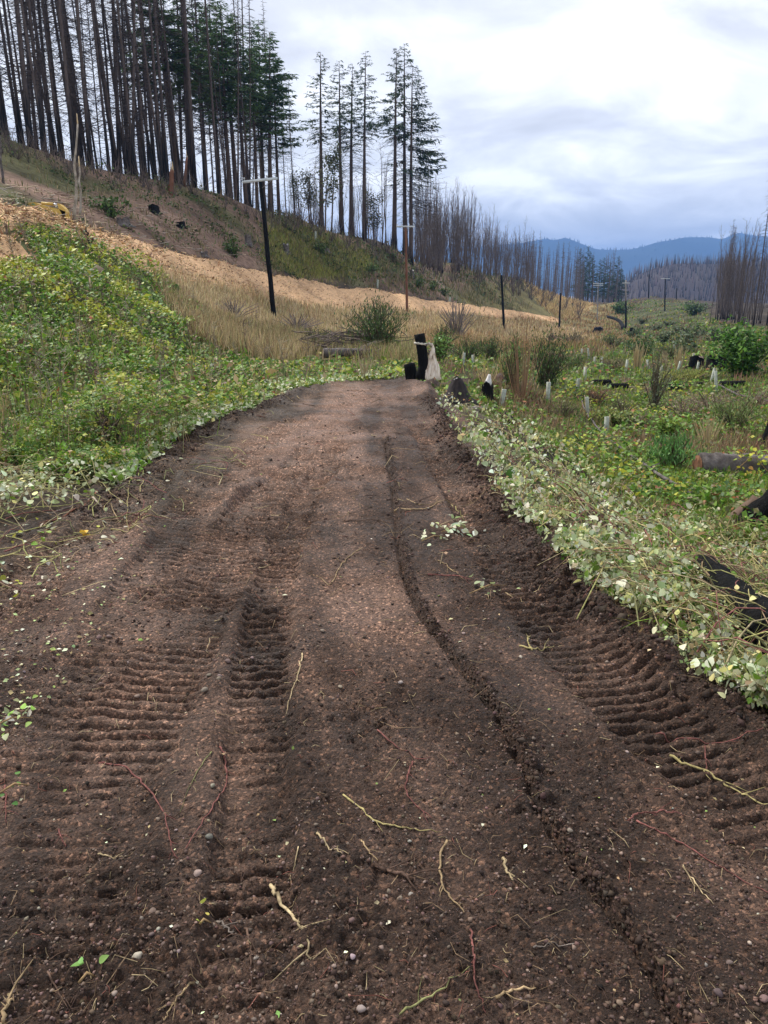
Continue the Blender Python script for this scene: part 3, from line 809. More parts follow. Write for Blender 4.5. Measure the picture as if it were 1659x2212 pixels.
def make_sapling(h, r, nst, leaf=None):
    tb = MB(); br = MB(); tips = []
    for s_ in range(nst):
        L = trunk_line(h * rng.uniform(.7, 1), rng.uniform(.3, 1.6), .18, 7) + np.array([rng.normal(0, .25), rng.normal(0, .25), 0])
        L[0, 2] -= .4
        tb.tube(L, r * (1 - np.linspace(0, 1, 7)) ** .8 + .008, np.asarray((.1, .1, .1)), 5)
        for _ in range(16):
            f = rng.uniform(.25, .97); p = on_line(L, f); az = rng.uniform(0, 6.3)
            ln = h * .16 * (1.15 - f) * rng.uniform(.5, 1.4) + .25
            d = np.array([math.cos(az) * .5, math.sin(az) * .5, 1.0])
            P = [p, p + d * ln * .5 + rng.normal(0, .05, 3), p + d * ln + rng.normal(0, .1, 3) + np.array([0, 0, .2 * ln])]
            br.tube(P, [.018, .012, .006], np.array((.13, .105, .095)) * rng.uniform(.5, 1.3), 3, False)
            tips.append(P[1]); tips.append(P[2])
            for _ in range(2):
                s2 = P[1] + (P[2] - P[1]) * rng.random()
                br.tube([s2, s2 + np.array([rng.normal(0, .3), rng.normal(0, .3), rng.uniform(.2, .6)]) * ln * .6], [.009, .005], (.11, .09, .085), 3, False)
    res = [('trunk', mesh_only(tb.build('trunk', M_sap, smooth=True))), ('crown', mesh_only(br.build('branches', M_twig)))]
    if leaf:
        tips = np.array(tips); n = 900
        P = tips[rng.integers(0, len(tips), n)] + rng.normal(0, .35, (n, 3)); sm = SM()
        sm.add(LEAF, P, rotations(rng.uniform(0, 6.3, n), rng.normal(0, .6, n), rng.normal(0, .6, n)), rng.uniform(.18, .34, n), pick(leaf, n))
        res.append(('foliage', mesh_only(sm.build('foliage', M_leaf))))
    return res
def plant(name, parts, loc, sc=1.0, rz=None, label=None, cat='tree', group=None):
    e = empty(name, loc, rng.uniform(0, 6.3) if rz is None else rz)
    e.scale = (sc, sc, sc) if np.ndim(sc) == 0 else sc
    if name not in ('lone_conifer',): e.rotation_euler = (rng.normal(0, .022), rng.normal(0, .022), e.rotation_euler[2])
    for nm, me in parts:
        o = bpy.data.objects.new(nm, me); COL.objects.link(o); o.parent = e
    return tag(e, label, cat, group)
def foot(px, Y):
    """ground point in the direction of picture column px, Y metres ahead"""
    x = (px - CX) / F * Y / .99
    return np.array([x, Y, float(T(x, Y))])
cX = np.array([q[0] for q in crest], float); cD = np.array([q[2] for q in crest], float)
def crestD(px): return float(np.interp(px, cX, cD))

SN = [make_snag(36, .22, .07, 330, 2.6, lean=1.2), make_snag(33, .19, .12, 300, 2.2, .5, lean=.8), make_snag(38, .25, .06, 350, 2.8, .25, lean=.5), make_snag(31, .16, .1, 260, 1.9, .4, lean=1.5)]
THIN = [make_snag(27, .115, .1, 190, 1.7, .3, lean=.9), make_snag(24, .095, .1, 170, 1.5, .2, lean=1.2), make_snag(29, .13, .12, 210, 1.8, .4, lean=.6), make_snag(22, .085, .08, 150, 1.3, .3, lean=1.5)]
ORD = 'first second third fourth fifth sixth seventh eighth ninth tenth eleventh twelfth thirteenth fourteenth fifteenth sixteenth seventeenth eighteenth nineteenth twentieth twenty-first twenty-second'.split()
# thick charred trunks of the stand on the left
for i, (x, k, s_) in enumerate([(10,1.03,1.05),(28,1.12,.9),(60,1.1,1),(72,1.13,.85),(88,.97,1.12),(126,1.04,1.05),(141,.99,1.15),(168,.96,1.0),(200,1.1,.9),(226,1.0,1.0),(254,.99,.95),(290,1.0,1.08),(306,1.01,1.05),(340,.98,.92),(356,1.1,.85),(392,.97,1.05),(417,1.08,.8),(430,1.02,.85),(452,1.05,.85),(478,1.1,.8),(502,1.0,.9)]):
    plant('burned_conifer', SN[i % 4], foot(x, crestD(x) * k), (s_ * .56, s_ * .56, 1.0), None, 'thick blackened conifer trunk, %s from the left on the crest' % ORD[i], 'tree', 'thick burned conifers on the left crest')
for i in range(105):
    x = rng.uniform(-190, 600) if i > 30 else rng.uniform(0, 380)
    s_ = rng.uniform(.75, 1.15)
    plant('burned_conifer', THIN[i % 4], foot(x, crestD(x) * rng.uniform(.97, 1.32)), (s_ * rng.uniform(.65, 1.35),) * 2 + (s_,), None, 'thin burned conifer pole with bare twigs among the thick trunks on the left crest', 'tree', 'thin burned conifers on the left crest')
for i in range(22):
    x = rng.uniform(-700, -190)
    plant('burned_conifer', (SN + THIN)[i % 8], foot(x, 52 * rng.uniform(.97, 1.3)), (.65, .65, 1), None, 'burned conifer beyond the left edge of the stand', 'tree', 'burned conifers beyond the left edge')
# conifers that kept their green tops
def topped(px, Y, ytop):
    b_ = foot(px, Y); zt = at(px, ytop, Y)[2]
    return b_, zt - b_[2]
CON = [make_conifer(25, .24, .48, 3.3, 85, 20, 60), make_conifer(25, .22, .55, 3.0, 75, 22, 60), make_conifer(25, .20, .42, 3.5, 90, 17, 50)]
for i, (x, Y, yt) in enumerate([(392,72,-60),(425,70,-50),(452,74,-30),(478,78,-20),(505,84,-8),(524,80,0),(538,84,18),(556,86,30),(577,88,42),(590,95,48),(602,90,62),(620,94,120)]):
    b_, h = topped(x, Y, yt)
    wdt = rng.uniform(.95, 1.2)
    plant('green_conifer', CON[i % 3], b_, (wdt, wdt, h / 25), None, 'conifer with dense green top over bare trunk, %s green top from the left' % ORD[i], 'tree', 'green-topped conifers of the stand')
for i in range(16):
    x = rng.uniform(500, 655)
    plant('burned_conifer', THIN[i % 4], foot(x, crestD(x) * rng.uniform(1.0, 1.25)), rng.uniform(.5, .85), None, 'thin bare burned conifer under the green tops at the right end of the stand', 'tree', 'thin burned conifers under the green tops')
LON = [make_conifer(25, .30, .50, 2.7, 75, 9, 90, green=(.050, .082, .044)), make_conifer(25, .28, .56, 2.5, 70, 10, 80, green=(.050, .082, .044)), make_conifer(25, .33, .55, 3.1, 75, 9, 100, green=(.050, .080, .044))]
words_ = ['leftmost', 'second from left', 'third from left', 'rightmost']
for i, (x, yt, Y) in enumerate([(696,113,100),(737,130,102),(755,138,104),(782,112,101)]):
    b_, h = topped(x + 8, Y, yt)
    plant('lone_conifer', LON[i % 2], b_, (1, 1, h / 25), None, 'sparse green-topped conifer, %s of four standing in a row on the ridge' % words_[i], 'tree', 'four lone conifers on the ridge')
b_, h = topped(850, 105, 102); plant('lone_conifer', LON[2], b_, (1, 1, h / 25), 2.2, 'left tree of the three tall conifers close together beside the bare thicket', 'tree', 'three tall conifers')
b_, h = topped(872, 106, 93); plant('lone_conifer', LON[1], b_, (1.15, 1.15, h / 25), 0.5, 'middle and tallest tree of the three tall conifers beside the bare thicket', 'tree', 'three tall conifers')
ONE = make_conifer(25, .30, .42, 4.6, 80, 9, 150, one_side=1, green=(.048, .078, .044), fdead=.22)
b_, h = topped(884, 105, 142)
e_ = plant('lone_conifer', ONE, b_, (1, 1, h / 25), 0.0, 'right tree of the three tall conifers, its drooping bare branches all to the right', 'tree', 'three tall conifers')
ob = MB()
for i in range(70):
    f = rng.uniform(.3, .72); p = np.array([0, 0, 25 * f]); az = rng.normal(0, .5); ln = 4.9 * (1 - .3 * abs(f - .5) * 2) * rng.uniform(.7, 1.05)
    d = np.array([math.cos(az), math.sin(az), 0]); q = np.linspace(0, 1, 6)[:, None]
    P = p + d * ln * q + np.array([0, 0, 1]) * ln * (-.55 * q ** 1.4 + .38 * q ** 3)
    ob.tube(P, np.linspace(.028, .008, 6), (.05, .042, .042), 3, False)
    for k in range(8):
        j = rng.integers(1, 6); ob.tube([P[j], P[j] + np.array([d[0] * .3 + rng.normal(0, .25), d[1] * .3 + rng.normal(0, .25), rng.uniform(-.25, .25)])], [.009, .004], (.05, .042, .042), 3, False)
ob.build('dead_crown', M_twig, e_)
# leafy young trees between them
LF = [make_sapling(8.5, .09, 3, [(.07, .075, .03), (.10, .085, .035), (.05, .06, .025)]), make_sapling(9.5, .10, 2, [(.07, .085, .03), (.10, .10, .04)])]
for i, (x, Y, s_, lb) in enumerate([(682,93,.8,'small leafy tree at the foot of the leftmost of the four ridge conifers'),(722,96,1.15,'leafy young tree standing between the four ridge conifers'),(810,100,.85,'small sparse leafy tree between the four conifers and the three conifers'),(655,92,.6,'low leafy young tree at the right end of the green stand')]):
    plant('young_tree', LF[i % 2], foot(x, Y), s_, None, lb, 'tree', 'leafy young trees on the ridge')
SAP = [make_sapling(13, .07, 3), make_sapling(12, .06, 4), make_sapling(14, .08, 2), make_sapling(11, .055, 5)]
def thicket(n, x0, x1, k0, k1, s0, s1, label, group, Df=crestD, name='bare_sapling'):
    for i in range(n):
        x = rng.uniform(x0, x1); u_ = (x - x0) / (x1 - x0)
        s_ = (s0 * (1 - u_) + s1 * u_) * rng.uniform(.75, 1.15)
        plant(name, SAP[i % 4], foot(x, Df(x) * rng.uniform(k0, k1)), s_, None, label, 'tree', group)
thicket(24, 640, 900, 1.0, 1.2, .5, .9, 'bare grey sapling among the ridge conifers', 'bare saplings among the ridge conifers')
thicket(120, 895, 1140, .98, 1.3, 1.05, 1.0, 'slender bare burned sapling in the thicket beside the three tall conifers', 'bare saplings of the thicket')
FARB = [make_snag(18, .16, .15, 90, 1.8, .1, (.10, .082, .08), M_sap, tw=2), make_snag(16, .14, .12, 80, 1.6, .0, (.085, .07, .07), M_sap, tw=2)]
for i in range(115):
    x = rng.uniform(1120, 1312); Y = crestD(min(x, 1262)) * rng.uniform(1.02, 1.35)
    b_ = foot(x, Y); b_[2] = max(b_[2], at(x, 662, Y)[2] - 3)
    plant('far_snag', FARB[i % 2], b_, rng.uniform(.6, 1.0) * Y / 250, None, 'grey bare tree in the far stand where the hillside ends', 'tree', 'bare trees of the far stand')
FC = make_conifer(20, .25, .12, 3.2, 90, 20, 0, green=(.035, .07, .036))
for i, (x, yt, Y) in enumerate([(1231,536,285),(1238,530,300),(1248,545,290),(1258,550,280),(1270,560,285),(1280,556,300),(1290,565,290),(1303,553,280),(1312,580,285),(1318,590,300)]):
    b_ = foot(x, Y); b_[2] = at(x, 655, Y)[2]; h = at(x, yt, Y)[2] - b_[2]
    plant('far_conifer', FC, b_, (1, 1, h / 20), None, 'dark green conifer beside the far bare stand, %s from its left' % ORD[i], 'tree', 'green conifers of the far stand')
# burned trees along the right edge
def rD(x): return float(np.interp(x, [1480, 1530, 1600, 1660, 1900], [150, 110, 88, 75, 62]))
for i in range(95):
    x = 1522 + 350 * rng.random() ** 1.5; Y = rD(x) * rng.uniform(.95, 1.5)
    plant('bare_tree', SAP[i % 4] if i % 3 else THIN[i % 4], foot(x, Y), (1.0 if i % 3 else .62) * rng.uniform(.75, 1.12), None, 'burned bare tree in the crowded stand at the right edge', 'tree', 'burned trees at the right edge')
plant('tall_snag', THIN[2], foot(1625, 92), (.6, .6, .62), None, 'tallest thin snag rising above the crowded burned stand at the right edge', 'tree')
for i, (x, y, h, lb) in enumerate([(1533,700,6.5,'thin dark leaning snag at the left end of the right-hand burned stand'),(1315,726,4.4,'short black bare snag beside the charred leaning log in the valley'),(1118,612,5.5,'black snag standing on the slope in front of the bare thicket'),(1004,600,7.5,'thin black snag on the slope below the bare thicket')]):
    p = spot(x, y); plant('dark_snag', THIN[i % 4], p, (h / 24 * 1.3, h / 24 * 1.3, h / 24), None, lb, 'tree')

# ------------------------------------------------------------------ wooden things
def wood_log(name, p0, p1, r0, r1, mat, label, cat='log', cap=(.30, .19, .10), sides=14, group=None, bend=.04, parent=None):
    """a log with knobbly bark and cut faces"""
    p0 = np.asarray(p0, float); p1 = np.asarray(p1, float); L = np.linalg.norm(p1 - p0)
    e = empty(name, p0) if parent is None else parent
    n = 26; q = np.linspace(0, 1, n)[:, None]
    P = (p1 - p0) * q + np.sin(q * 3.1) * bend * L * np.array([rng.normal(), rng.normal(), .2 * rng.normal()])
    mb = MB(); R = r0 + (r1 - r0) * q[:, 0]; mb.tube(P, R * (1 + .035 * rng.normal(size=n)), (.09, .075, .065), sides, True, .06)
    mb.build('bark', mat, e, smooth=True)
    for k, (pp, rr, s_) in enumerate(((P[0], r0, -1), (P[-1], r1, 1))):
        d = (p1 - p0) / L * s_
        a = np.cross(d, [.13, .21, 1.0]); a /= np.linalg.norm(a); b_ = np.cross(d, a)
        th = np.linspace(0, 6.283, 16, endpoint=False); rim = pp + .8 * rr * (np.cos(th)[:, None] * a + np.sin(th)[:, None] * b_) + d * (.012 + .01 * rr)
        V = np.concatenate([[pp + d * (.03 + .05 * rr)], rim])
        mb = MB(); mb.add(V, [(0, 1 + i, 1 + (i + 1) % 16) for i in range(16)], cap); mb.build('cut_end', M_wood, e)
    if parent is None: tag(e, label, cat, group)
    return e
def stump(name, p, r, h, mat, label, top=(.16, .10, .07), jag=.15, lean=(0, 0), group=None, flare=1.5, dome=0.0):
    e = empty(name, p, rng.uniform(0, 6.3)); n = 18; lv = np.array([-.15, 0, .12, .35, .7, 1.0])
    ph = rng.uniform(0, 6.3, 3); th = np.linspace(0, 6.283, n, endpoint=False)
    rootw = 1 + .16 * np.sin(th * 3 + ph[0]) + .1 * np.sin(th * 5 + ph[1])
    tj = jag * h * (np.sin(th * 2 + ph[2]) * .6 + rng.normal(0, .5, n))
    V = []
    for l in lv:
        fl = 1 + (flare - 1) * math.exp(-max(l, 0) * 6)
        rr = r * fl * (1 + (rootw - 1) * math.exp(-max(l, 0) * 4) * 1.6) * (1 + rng.normal(0, .03, n)) * (1 - dome * max(l, 0) ** 2)
        V.append(np.stack([np.cos(th) * rr + lean[0] * l * h, np.sin(th) * rr + lean[1] * l * h, l * h + (tj if l == 1 else 0) * np.ones(n)], -1))
    V = np.concatenate(V); k1 = np.arange(len(lv) - 1)[:, None] * n; k2 = np.arange(n)[None]; k3 = (k2 + 1) % n
    Fq = np.stack([k1 + k2, k1 + k3, k1 + n + k3, k1 + n + k2], -1).reshape(-1, 4)
    mesh_obj('bark', V, Fq, mat, e, np.full((len(V), 3), (.05, .04, .035)), True)
    topv = V[-n:].copy(); c = topv.mean(0); topv = c + (topv - c) * .93; topv[:, 2] -= .02
    VV = np.concatenate([[c - np.array([0, 0, .05 * h])], topv]); mb = MB()
    mb.add(VV, [(0, 1 + i, 1 + (i + 1) % n) for i in range(n)], top); mb.build('cut_face', M_wood, e)
    return tag(e, label, 'stump', group)
M_bark = mat_noise('weathered_bark', [(.3, (.035, .028, .026)), (.55, (.11, .095, .09)), (.75, (.20, .18, .165))], 9, .9, .03, (1, 1, 1), .7)
M_pale = mat_noise('weathered_wood', [(.3, (.14, .115, .09)), (.6, (.34, .30, .25)), (.8, (.5, .46, .4))], 6, .85, .01, (1, 1, 1), .4)
M_polewood = mat_noise('pole_wood', [(.3, (.09, .038, .022)), (.7, (.21, .10, .06))], 3, .85, .01, (4, 4, .4), .4)
M_polegrey = mat_noise('pole_grey', [(.3, (.13, .12, .115)), (.7, (.36, .34, .33))], 3, .8, .01, (4, 4, .4), .4)
M_arm = mat_noise('crossarm_grey', [(.3, (.36, .40, .42)), (.7, (.56, .60, .62))], 4, .6, 0, (1, 1, 1))
M_ceram = mat_noise('insulator', [(.3, (.30, .32, .33)), (.7, (.42, .44, .45))], 4, .3, 0)

# utility poles
def box_mb(mb, c, hx, hy, hz_, col=(.5, .5, .5), rz=0.0, ry=0.0):
    V = np.array([(sx * hx, sy * hy, sz * hz_) for sz in (-1, 1) for sy in (-1, 1) for sx in (-1, 1)], float)
    R = np.array(Matrix.Rotation(rz, 3, 'Z') @ Matrix.Rotation(ry, 3, 'Y')); V = V @ R.T + np.asarray(c)
    mb.add(V, [(0,2,3),(0,3,1),(4,5,7),(4,7,6),(0,1,5),(0,5,4),(2,6,7),(2,7,3),(0,4,6),(0,6,2),(1,3,7),(1,7,5)], col)
def pole(px, py, tx, ty, rad, label, mat=M_char, arms=(), armw=1.2, ins=True, mat_top=None, Y=None, tilt=0.0):
    b_ = spot(px, py) if Y is None else np.array([*at(px, py, Y)[:2], float(T(at(px, py, Y)[0], Y))])
    tp = at(tx, ty, b_[1]); d = tp - b_
    e = empty('utility_pole', b_)
    mb = MB(); q = np.linspace(0, 1, 8)[:, None]; P = d * q; P[0] -= d * .06
    P[1:-1] += rng.normal(0, .012, (6, 3))
    cut = 8 if mat_top is None else 5
    mb.tube(P[:cut], np.linspace(rad, rad * .75, 8)[:cut], (.1, .1, .1), 10, True, .03); mb.build('post', mat, e, smooth=True)
    if mat_top is not None:
        mb = MB(); mb.tube(P[cut - 1:], np.linspace(rad, rad * .75, 8)[cut - 1:] * .98, (.1, .1, .1), 10, True, .03); mb.build('post', mat_top, e, smooth=True)
    for k, z_ in enumerate(arms):
        c = d * (1 - z_ / d[2]); c[1] -= rad * .9
        mb = MB(); box_mb(mb, c, armw / 2, .05, .065, ry=tilt); a = mb.build('crossarm', M_arm, e)
        if ins:
            for x in (-.44, -.2, .2, .44):
                ib = MB(); o = c + np.array([x * armw, 0, .07 - x * armw * math.tan(tilt)])
                ib.tube([o, o + [0, 0, .05], o + [0, 0, .06], o + [0, 0, .12], o + [0, 0, .16]], [.015, .015, .04, .05, .02], (.4, .4, .4), 8); ib.build('insulator', M_ceram, a)
        for s_ in (-1, 1):
            bb = MB(); bb.tube([c + [s_ * armw * .3, .02, -.05], c + [0, .06, -.45]], [.014, .014], (.1, .1, .1), 5); bb.build('brace', M_polegrey, e)
    return tag(e, label, 'pole', 'utility poles along the valley')
pole(593,690,562,388,.15,'tall leaning black charred utility pole with a pale crossarm, nearest of the row', arms=(.05,), armw=1.95, tilt=-.10)
pole(880,685,876,487,.13,'reddish brown utility pole with a short pale crossarm in front of the three conifers', mat=M_polewood, arms=(.1,), armw=1.7, mat_top=None)
pole(1089,715,1083,594,.17,'black charred pole without crossarm at the edge of the dry grass', ins=False)
pole(1208,712,1211,633,.17,'second black pole without crossarm, farther off by the dry grass', ins=False)
pole(1352,710,1352,605,.17,'pole with a white upper half and black foot beside the charred leaning log', mat_top=M_polegrey, arms=(.5,), armw=1.3, ins=False)
pole(1290,694,1292,611,.14,'grey pole with two close crossarms in the gap of the valley', mat=M_polegrey, arms=(.15, .55), armw=2.2)
pole(1401,642,1402,592,.16,'dark pole standing on top of the straw-coloured knoll', ins=False, Y=214)
pole(1436,672,1437,600,.15,'thin dark pole with small crossarm right of the straw-coloured knoll', arms=(.2,), armw=2.0, ins=False)
pole(1461,648,1462,622,.13,'shortest distant dark pole at the right foot of the knoll', ins=False, Y=212)

# broken and leaning dead trunks on the hillside
def dead_stick(name, pa, pb, r0, r1, mat, label, cat='dead tree', Y=None):
    a = spot(*pa); b_ = at(pb[0], pb[1], a[1] if Y is None else a[1] + Y)
    e = empty(name, a); mb = MB(); n = 8; q = np.linspace(0, 1, n)[:, None]; P = (b_ - a) * q; P[0, 2] -= .3
    P[1:-1] += rng.normal(0, .03, (n - 2, 3)); mb.tube(P, np.linspace(r0, r1, n), (.28, .22, .17), 8, True, .06); mb.build('trunk', mat, e, smooth=True)
    mb = MB()
    for k in range(3):
        ang = rng.uniform(0, 6.3); o = np.array([math.cos(ang), math.sin(ang), 0]) * r1 * .5
        mb.tube([P[-1] + o - [0, 0, .1], P[-1] + o * 1.1 + [0, 0, rng.uniform(.1, .45) * (1 + r1 * 3)]], [r1 * .45, .01], (.55, .42, .26), 4)
    mb.build('splinter', M_wood, e)
    return tag(e, label, cat)
dead_stick('dead_tree', (160,482), (168,268), .065, .03, M_pale, 'pale slender dead trunk standing behind the wood chip track')
dead_stick('dead_tree', (177,478), (172,360), .05, .03, M_pale, 'shorter pale dead trunk crossing the taller one behind the wood chip track')
dead_stick('broken_tree', (369,420), (372,368), .22, .15, M_polewood, 'short broken orange-brown trunk with torn pale top on the crest slope')
dead_stick('broken_tree', (337,352), (336,292), .15, .08, M_pale, 'tall broken trunk with a pale yellow torn side among the black trunks')
dead_stick('broken_tree', (398,402), (404,340), .14, .07, M_polewood, 'leaning broken reddish trunk right of the short torn trunk')
dead_stick('charred_stick', (207,668), (198,634), .035, .03, M_char, 'small black charred stick standing alone in the green bank')
dead_stick('charred_stick', (196,540), (186,490), .04, .02, M_char, 'thin black stick leaning at the lower edge of the chip track')
dead_stick('dead_tree', (6,395), (-6,250), .06, .03, M_bark, 'pale crooked dead trunk at the left edge of the hillside')
for x, y, r, h, lb in [(267,488,.30,.35,'orange-topped cut stump just above the wood chip track'),(333,460,.30,.40,'dark cut stump highest on the brown hillside'),(390,492,.28,.3,'dark brown stump in the middle of the brown hillside'),(441,555,.2,.28,'small stump at the upper edge of the chip track'),(536,530,.22,.7,'tall grey weathered stump left of the nearest pole'),(618,548,.25,.75,'grey-topped stump with blue-green lichen right of the nearest pole'),(703,545,.35,.4,'low grey stump below the four ridge conifers'),(890,600,.25,.9,'pale broken stump just right of the reddish pole'),(1292,718,.8,.9,'dark upturned root stump in the dry valley grass'),(1365,722,.4,.9,'black stump standing beside the pole with the white top'),(1503,796,.28,.5,'black stump in the field right of the pale straw tufts'),(1546,800,.4,.55,'black charred stump left of the big green bush')]:
    stump('stump', spot(x, y), r, h, M_char if ('black' in lb or 'dark' in lb) else M_bark, lb, (.34, .16, .08) if 'orange' in lb else (.12, .09, .075) if 'dark' in lb or 'black' in lb else (.34, .32, .30))
wood_log('charred_log', spot(1345,713) + [0,0,.2], spot(1311,700) + [0,0,1.5], .35, .25, M_char, 'black charred log leaning up beside the white-topped pole', cap=(.03, .03, .03))
# ------------------------------------------------------------------ vegetation that nobody could count
def clumpy(x, y, sc, seed=0): return fbm(x / sc + seed, y / sc - seed, 3)
def leaves(sm, P, size, cols, prob, tmpl=LEAF, tilt=.55, hgt=.35, lump=1.1, zmin=.25, jit=.18):
    n = len(P); P = P.copy()
    k = np.clip(P[:, 1] / 12, .7, 4)
    h = hgt * (.35 + 1.3 * np.clip(clumpy(P[:, 0], P[:, 1], lump * k ** .6) + .25, 0, 1))
    P[:, 2] += h * (zmin + (1 - zmin) * rng.random(n) ** .6)
    P[:, :2] += rng.normal(0, .05, (n, 2))
    sm.add(tmpl, P, rotations(rng.uniform(0, 6.3, n), rng.normal(.15, tilt, n), rng.normal(0, tilt, n)), size, pick(cols, n, prob, jit) if np.ndim(cols) == 2 and len(cols) != n else cols)
def blades(sm, P, h, wd, cols, prob=None, lean=.25):
    n = len(P); k = np.maximum(P[:, 1] * .0011, .004)
    W = np.maximum(wd * rng.uniform(.6, 1.3, n), k * .9)
    H = h * rng.uniform(.5, 1.2, n)
    sm.add(BLADE, P - [0, 0, .02], rotations(rng.uniform(0, 6.3, n), rng.normal(0, lean, n), rng.normal(0, lean * .6, n)), np.stack([W, H, H], -1), pick(cols, n, prob, .22))
def tufts(P, per, spread):
    n = len(P); Q = np.repeat(P, per, 0); s_ = np.repeat(np.broadcast_to(spread, (n,)), per)
    Q[:, :2] += rng.normal(0, 1, (n * per, 2)) * s_[:, None]; Q[:, 2] = T(Q[:, 0], Q[:, 1]); return Q
DKG, MDG, YLG, STR, BRN, RED = (.055, .125, .018), (.135, .235, .028), (.34, .36, .045), (.36, .27, .14), (.15, .10, .06), (.26, .08, .04)
SLV, SLG, PYL = (.60, .62, .44), (.34, .40, .19), (.58, .54, .22)
# bramble bank on the left
sm = SM()
P = scatter(P_green, 95000); pile_c = spot(765, 768)
def off_pile(P):
    a_, b_ = proj(P); return ~((np.abs(a_ - 760) < 72) & (b_ > 735) & (b_ < 795) & (rng.random(len(P)) < .85)) & ~inpoly(a_, b_ + 14, P_chip2)
P = P[off_pile(P)]
nn = 1.3 * clumpy(P[:, 0], P[:, 1], 2.2, 3) + .6 * clumpy(P[:, 0], P[:, 1], .6, 9)
up_ = np.clip((P[:, 2] - .4) / 3, 0, 1)
yel = sstep(-.15, .45, nn + .55 * up_ - .25)
pxx, pyy = proj(P)
rightish = sstep(330, 620, pxx + .9 * (pyy - 700))
n = len(P)
r_ = rng.random(n)
col = np.where((r_ < .16 + .66 * yel)[:, None], YLG, MDG); col = np.where((rng.random(n) < .30 * (1 - yel))[:, None], DKG, col)
col = np.where((rng.random(n) < .03 + .13 * rightish)[:, None], STR, col); col = np.where((rng.random(n) < .05)[:, None], BRN, col); col = np.where((rng.random(n) < .008)[:, None], RED, col)
col = jitter(col, n, .22)
near = P[:, 1] < 9.0; midd = (P[:, 1] < 13) & ~near
for msk, tm, sz in ((near, TRI, .040), (midd, LEAF, .075), (~near & ~midd, LEAF2, .085)):
    q = P[msk]; s_ = sz * np.exp(rng.normal(-.12, .35, len(q))) * np.clip(q[:, 1] / 14, .9, 2.2) ** .45; s_ = np.stack([s_ * rng.uniform(.5, 1.15, len(q)), s_, s_], -1)
    a_, b_ = proj(q); leaves(sm, q, s_, col[msk], None, tm, .5, np.where((q[:, 1] > 12) & (a_ + .6 * (b_ - 700) > 430), .17, .50), 1.0)
P = scatter([(-860,420),(-420,520),(-420,1010),(-860,1100)], 7000); leaves(sm, P, .11 * rng.uniform(.6, 1.3, len(P)), np.array([YLG, MDG, DKG, STR]), [.35, .35, .2, .1], LEAF2, .5, .5)
bank = sm.build('bramble_cover', M_leaf, 'green and yellowing bramble thicket covering the bank left of the road', 'brambles')
# grass and dead stalks in the bank
sm = SM()
Q = tufts(scatter(P_green, 450), 9, .14); blades(sm, Q, .55, .006, [STR, BRN, (.24, .20, .10), MDG], [.35, .2, .25, .2])
Q = tufts(scatter([(330,600),(470,700),(640,715),(700,770),(600,790),(420,740)], 1100), 9, .2); blades(sm, Q, .6, .007, [STR, (.5, .4, .22), (.25, .22, .1), BRN], [.4, .25, .2, .15])
P = scatter(P_green, 170); mb = MB()
for p in P:
    h = rng.uniform(.45, 1.0); a = rng.normal(0, .18, 2); c = np.array([(.22, .17, .12), (.13, .09, .07), (.3, .26, .18)][rng.integers(3)])
    tip = p + [a[0] * h, a[1] * h, h]; rr = max(.004, p[1] * .0005)
    mb.tube([p, (p + tip) / 2 + rng.normal(0, .03, 3), tip], [rr, rr, rr * .6], c, 3, False)
    for k in range(10):
        s_ = rng.uniform(.55, 1); q = p + (tip - p) * s_
        mb.tube([q, q + [rng.normal(0, .09), rng.normal(0, .09), rng.uniform(.02, .14)]], [rr * .9, rr * .5], c * 1.15, 3, False)
sm.addmb(mb)
sm.build('weeds', M_grass, 'dry weed stalks and grass standing in the bramble bank', 'weeds')
# pale cut leaves along the left road edge and the heap of clippings
sm = SM()
P_ledge = [(255,1062),(330,990),(400,948),(480,908),(560,880),(640,847),(760,826),(880,816),(880,808),(740,812),(640,828),(540,850),(450,885),(370,935),(290,985),(230,1040)]
P = scatter(P_ledge, 4200); leaves(sm, P, .075 * rng.uniform(.6, 1.3, len(P)), np.array([SLV, SLG, MDG, PYL]), [.3, .34, .3, .06], LEAF, .6, .16)
P_heap = [(-300,1010),(0,1005),(100,1040),(235,1050),(200,1095),(60,1135),(-300,1185)]
P = scatter(P_heap, 1500); leaves(sm, P, .05 * rng.uniform(.5, 1.25, len(P)), np.array([SLV, SLG, MDG, PYL, BRN]), [.36, .26, .16, .12, .10], OV, .7, .30)
P = scatter([(-300,1130),(120,1120),(250,1060),(420,950),(420,1000),(270,1140),(60,1300),(-300,1400)], 240); P[:, 2] = RH(P[:, 0], P[:, 1]) + .01; leaves(sm, P, .045 * rng.uniform(.5, 1.2, len(P)), np.array([SLV, SLG, YLG, BRN]), [.45, .25, .2, .1], OV, .4, .02)
sm.build('cut_leaves', M_leaf, 'pale cut bramble leaves heaped along the left edge of the road', 'leaves')
# pale upturned leaves on the right shoulder
sm = SM()
gA, gB, gS = spot(1512, 1262), spot(1672, 1440), spot(1612, 1140)
def clear_of(P):
    d = (gB - gA)[:2]; L = np.hypot(*d); d = d / L; tt = np.clip((P[:, :2] - gA[:2]) @ d, 0, L); e_ = np.hypot(*(P[:, :2] - gA[:2] - tt[:, None] * d).T)
    return (e_ > .12) & (np.hypot(P[:, 0] - gS[0] - .25, P[:, 1] - gS[1] + .05) > .32)
P = scatter(P_silver, 25000); P = P[clear_of(P) | (rng.random(len(P)) < .13)]; n = len(P)
P[:, 2] = np.where(P[:, 1] < 17, RH(P[:, 0], P[:, 1]), P[:, 2])
l, r = edges(P[:, 1]); out_ = P[:, 0] - r
pat = sstep(-.12, .22, clumpy(P[:, 0], P[:, 1], .55, 5) + .06); keepm = (rng.random(n) < .22 + .78 * pat) & (out_ > -.08 + .22 * fbm(P[:, 0] * 2, P[:, 1] * 2, 2))
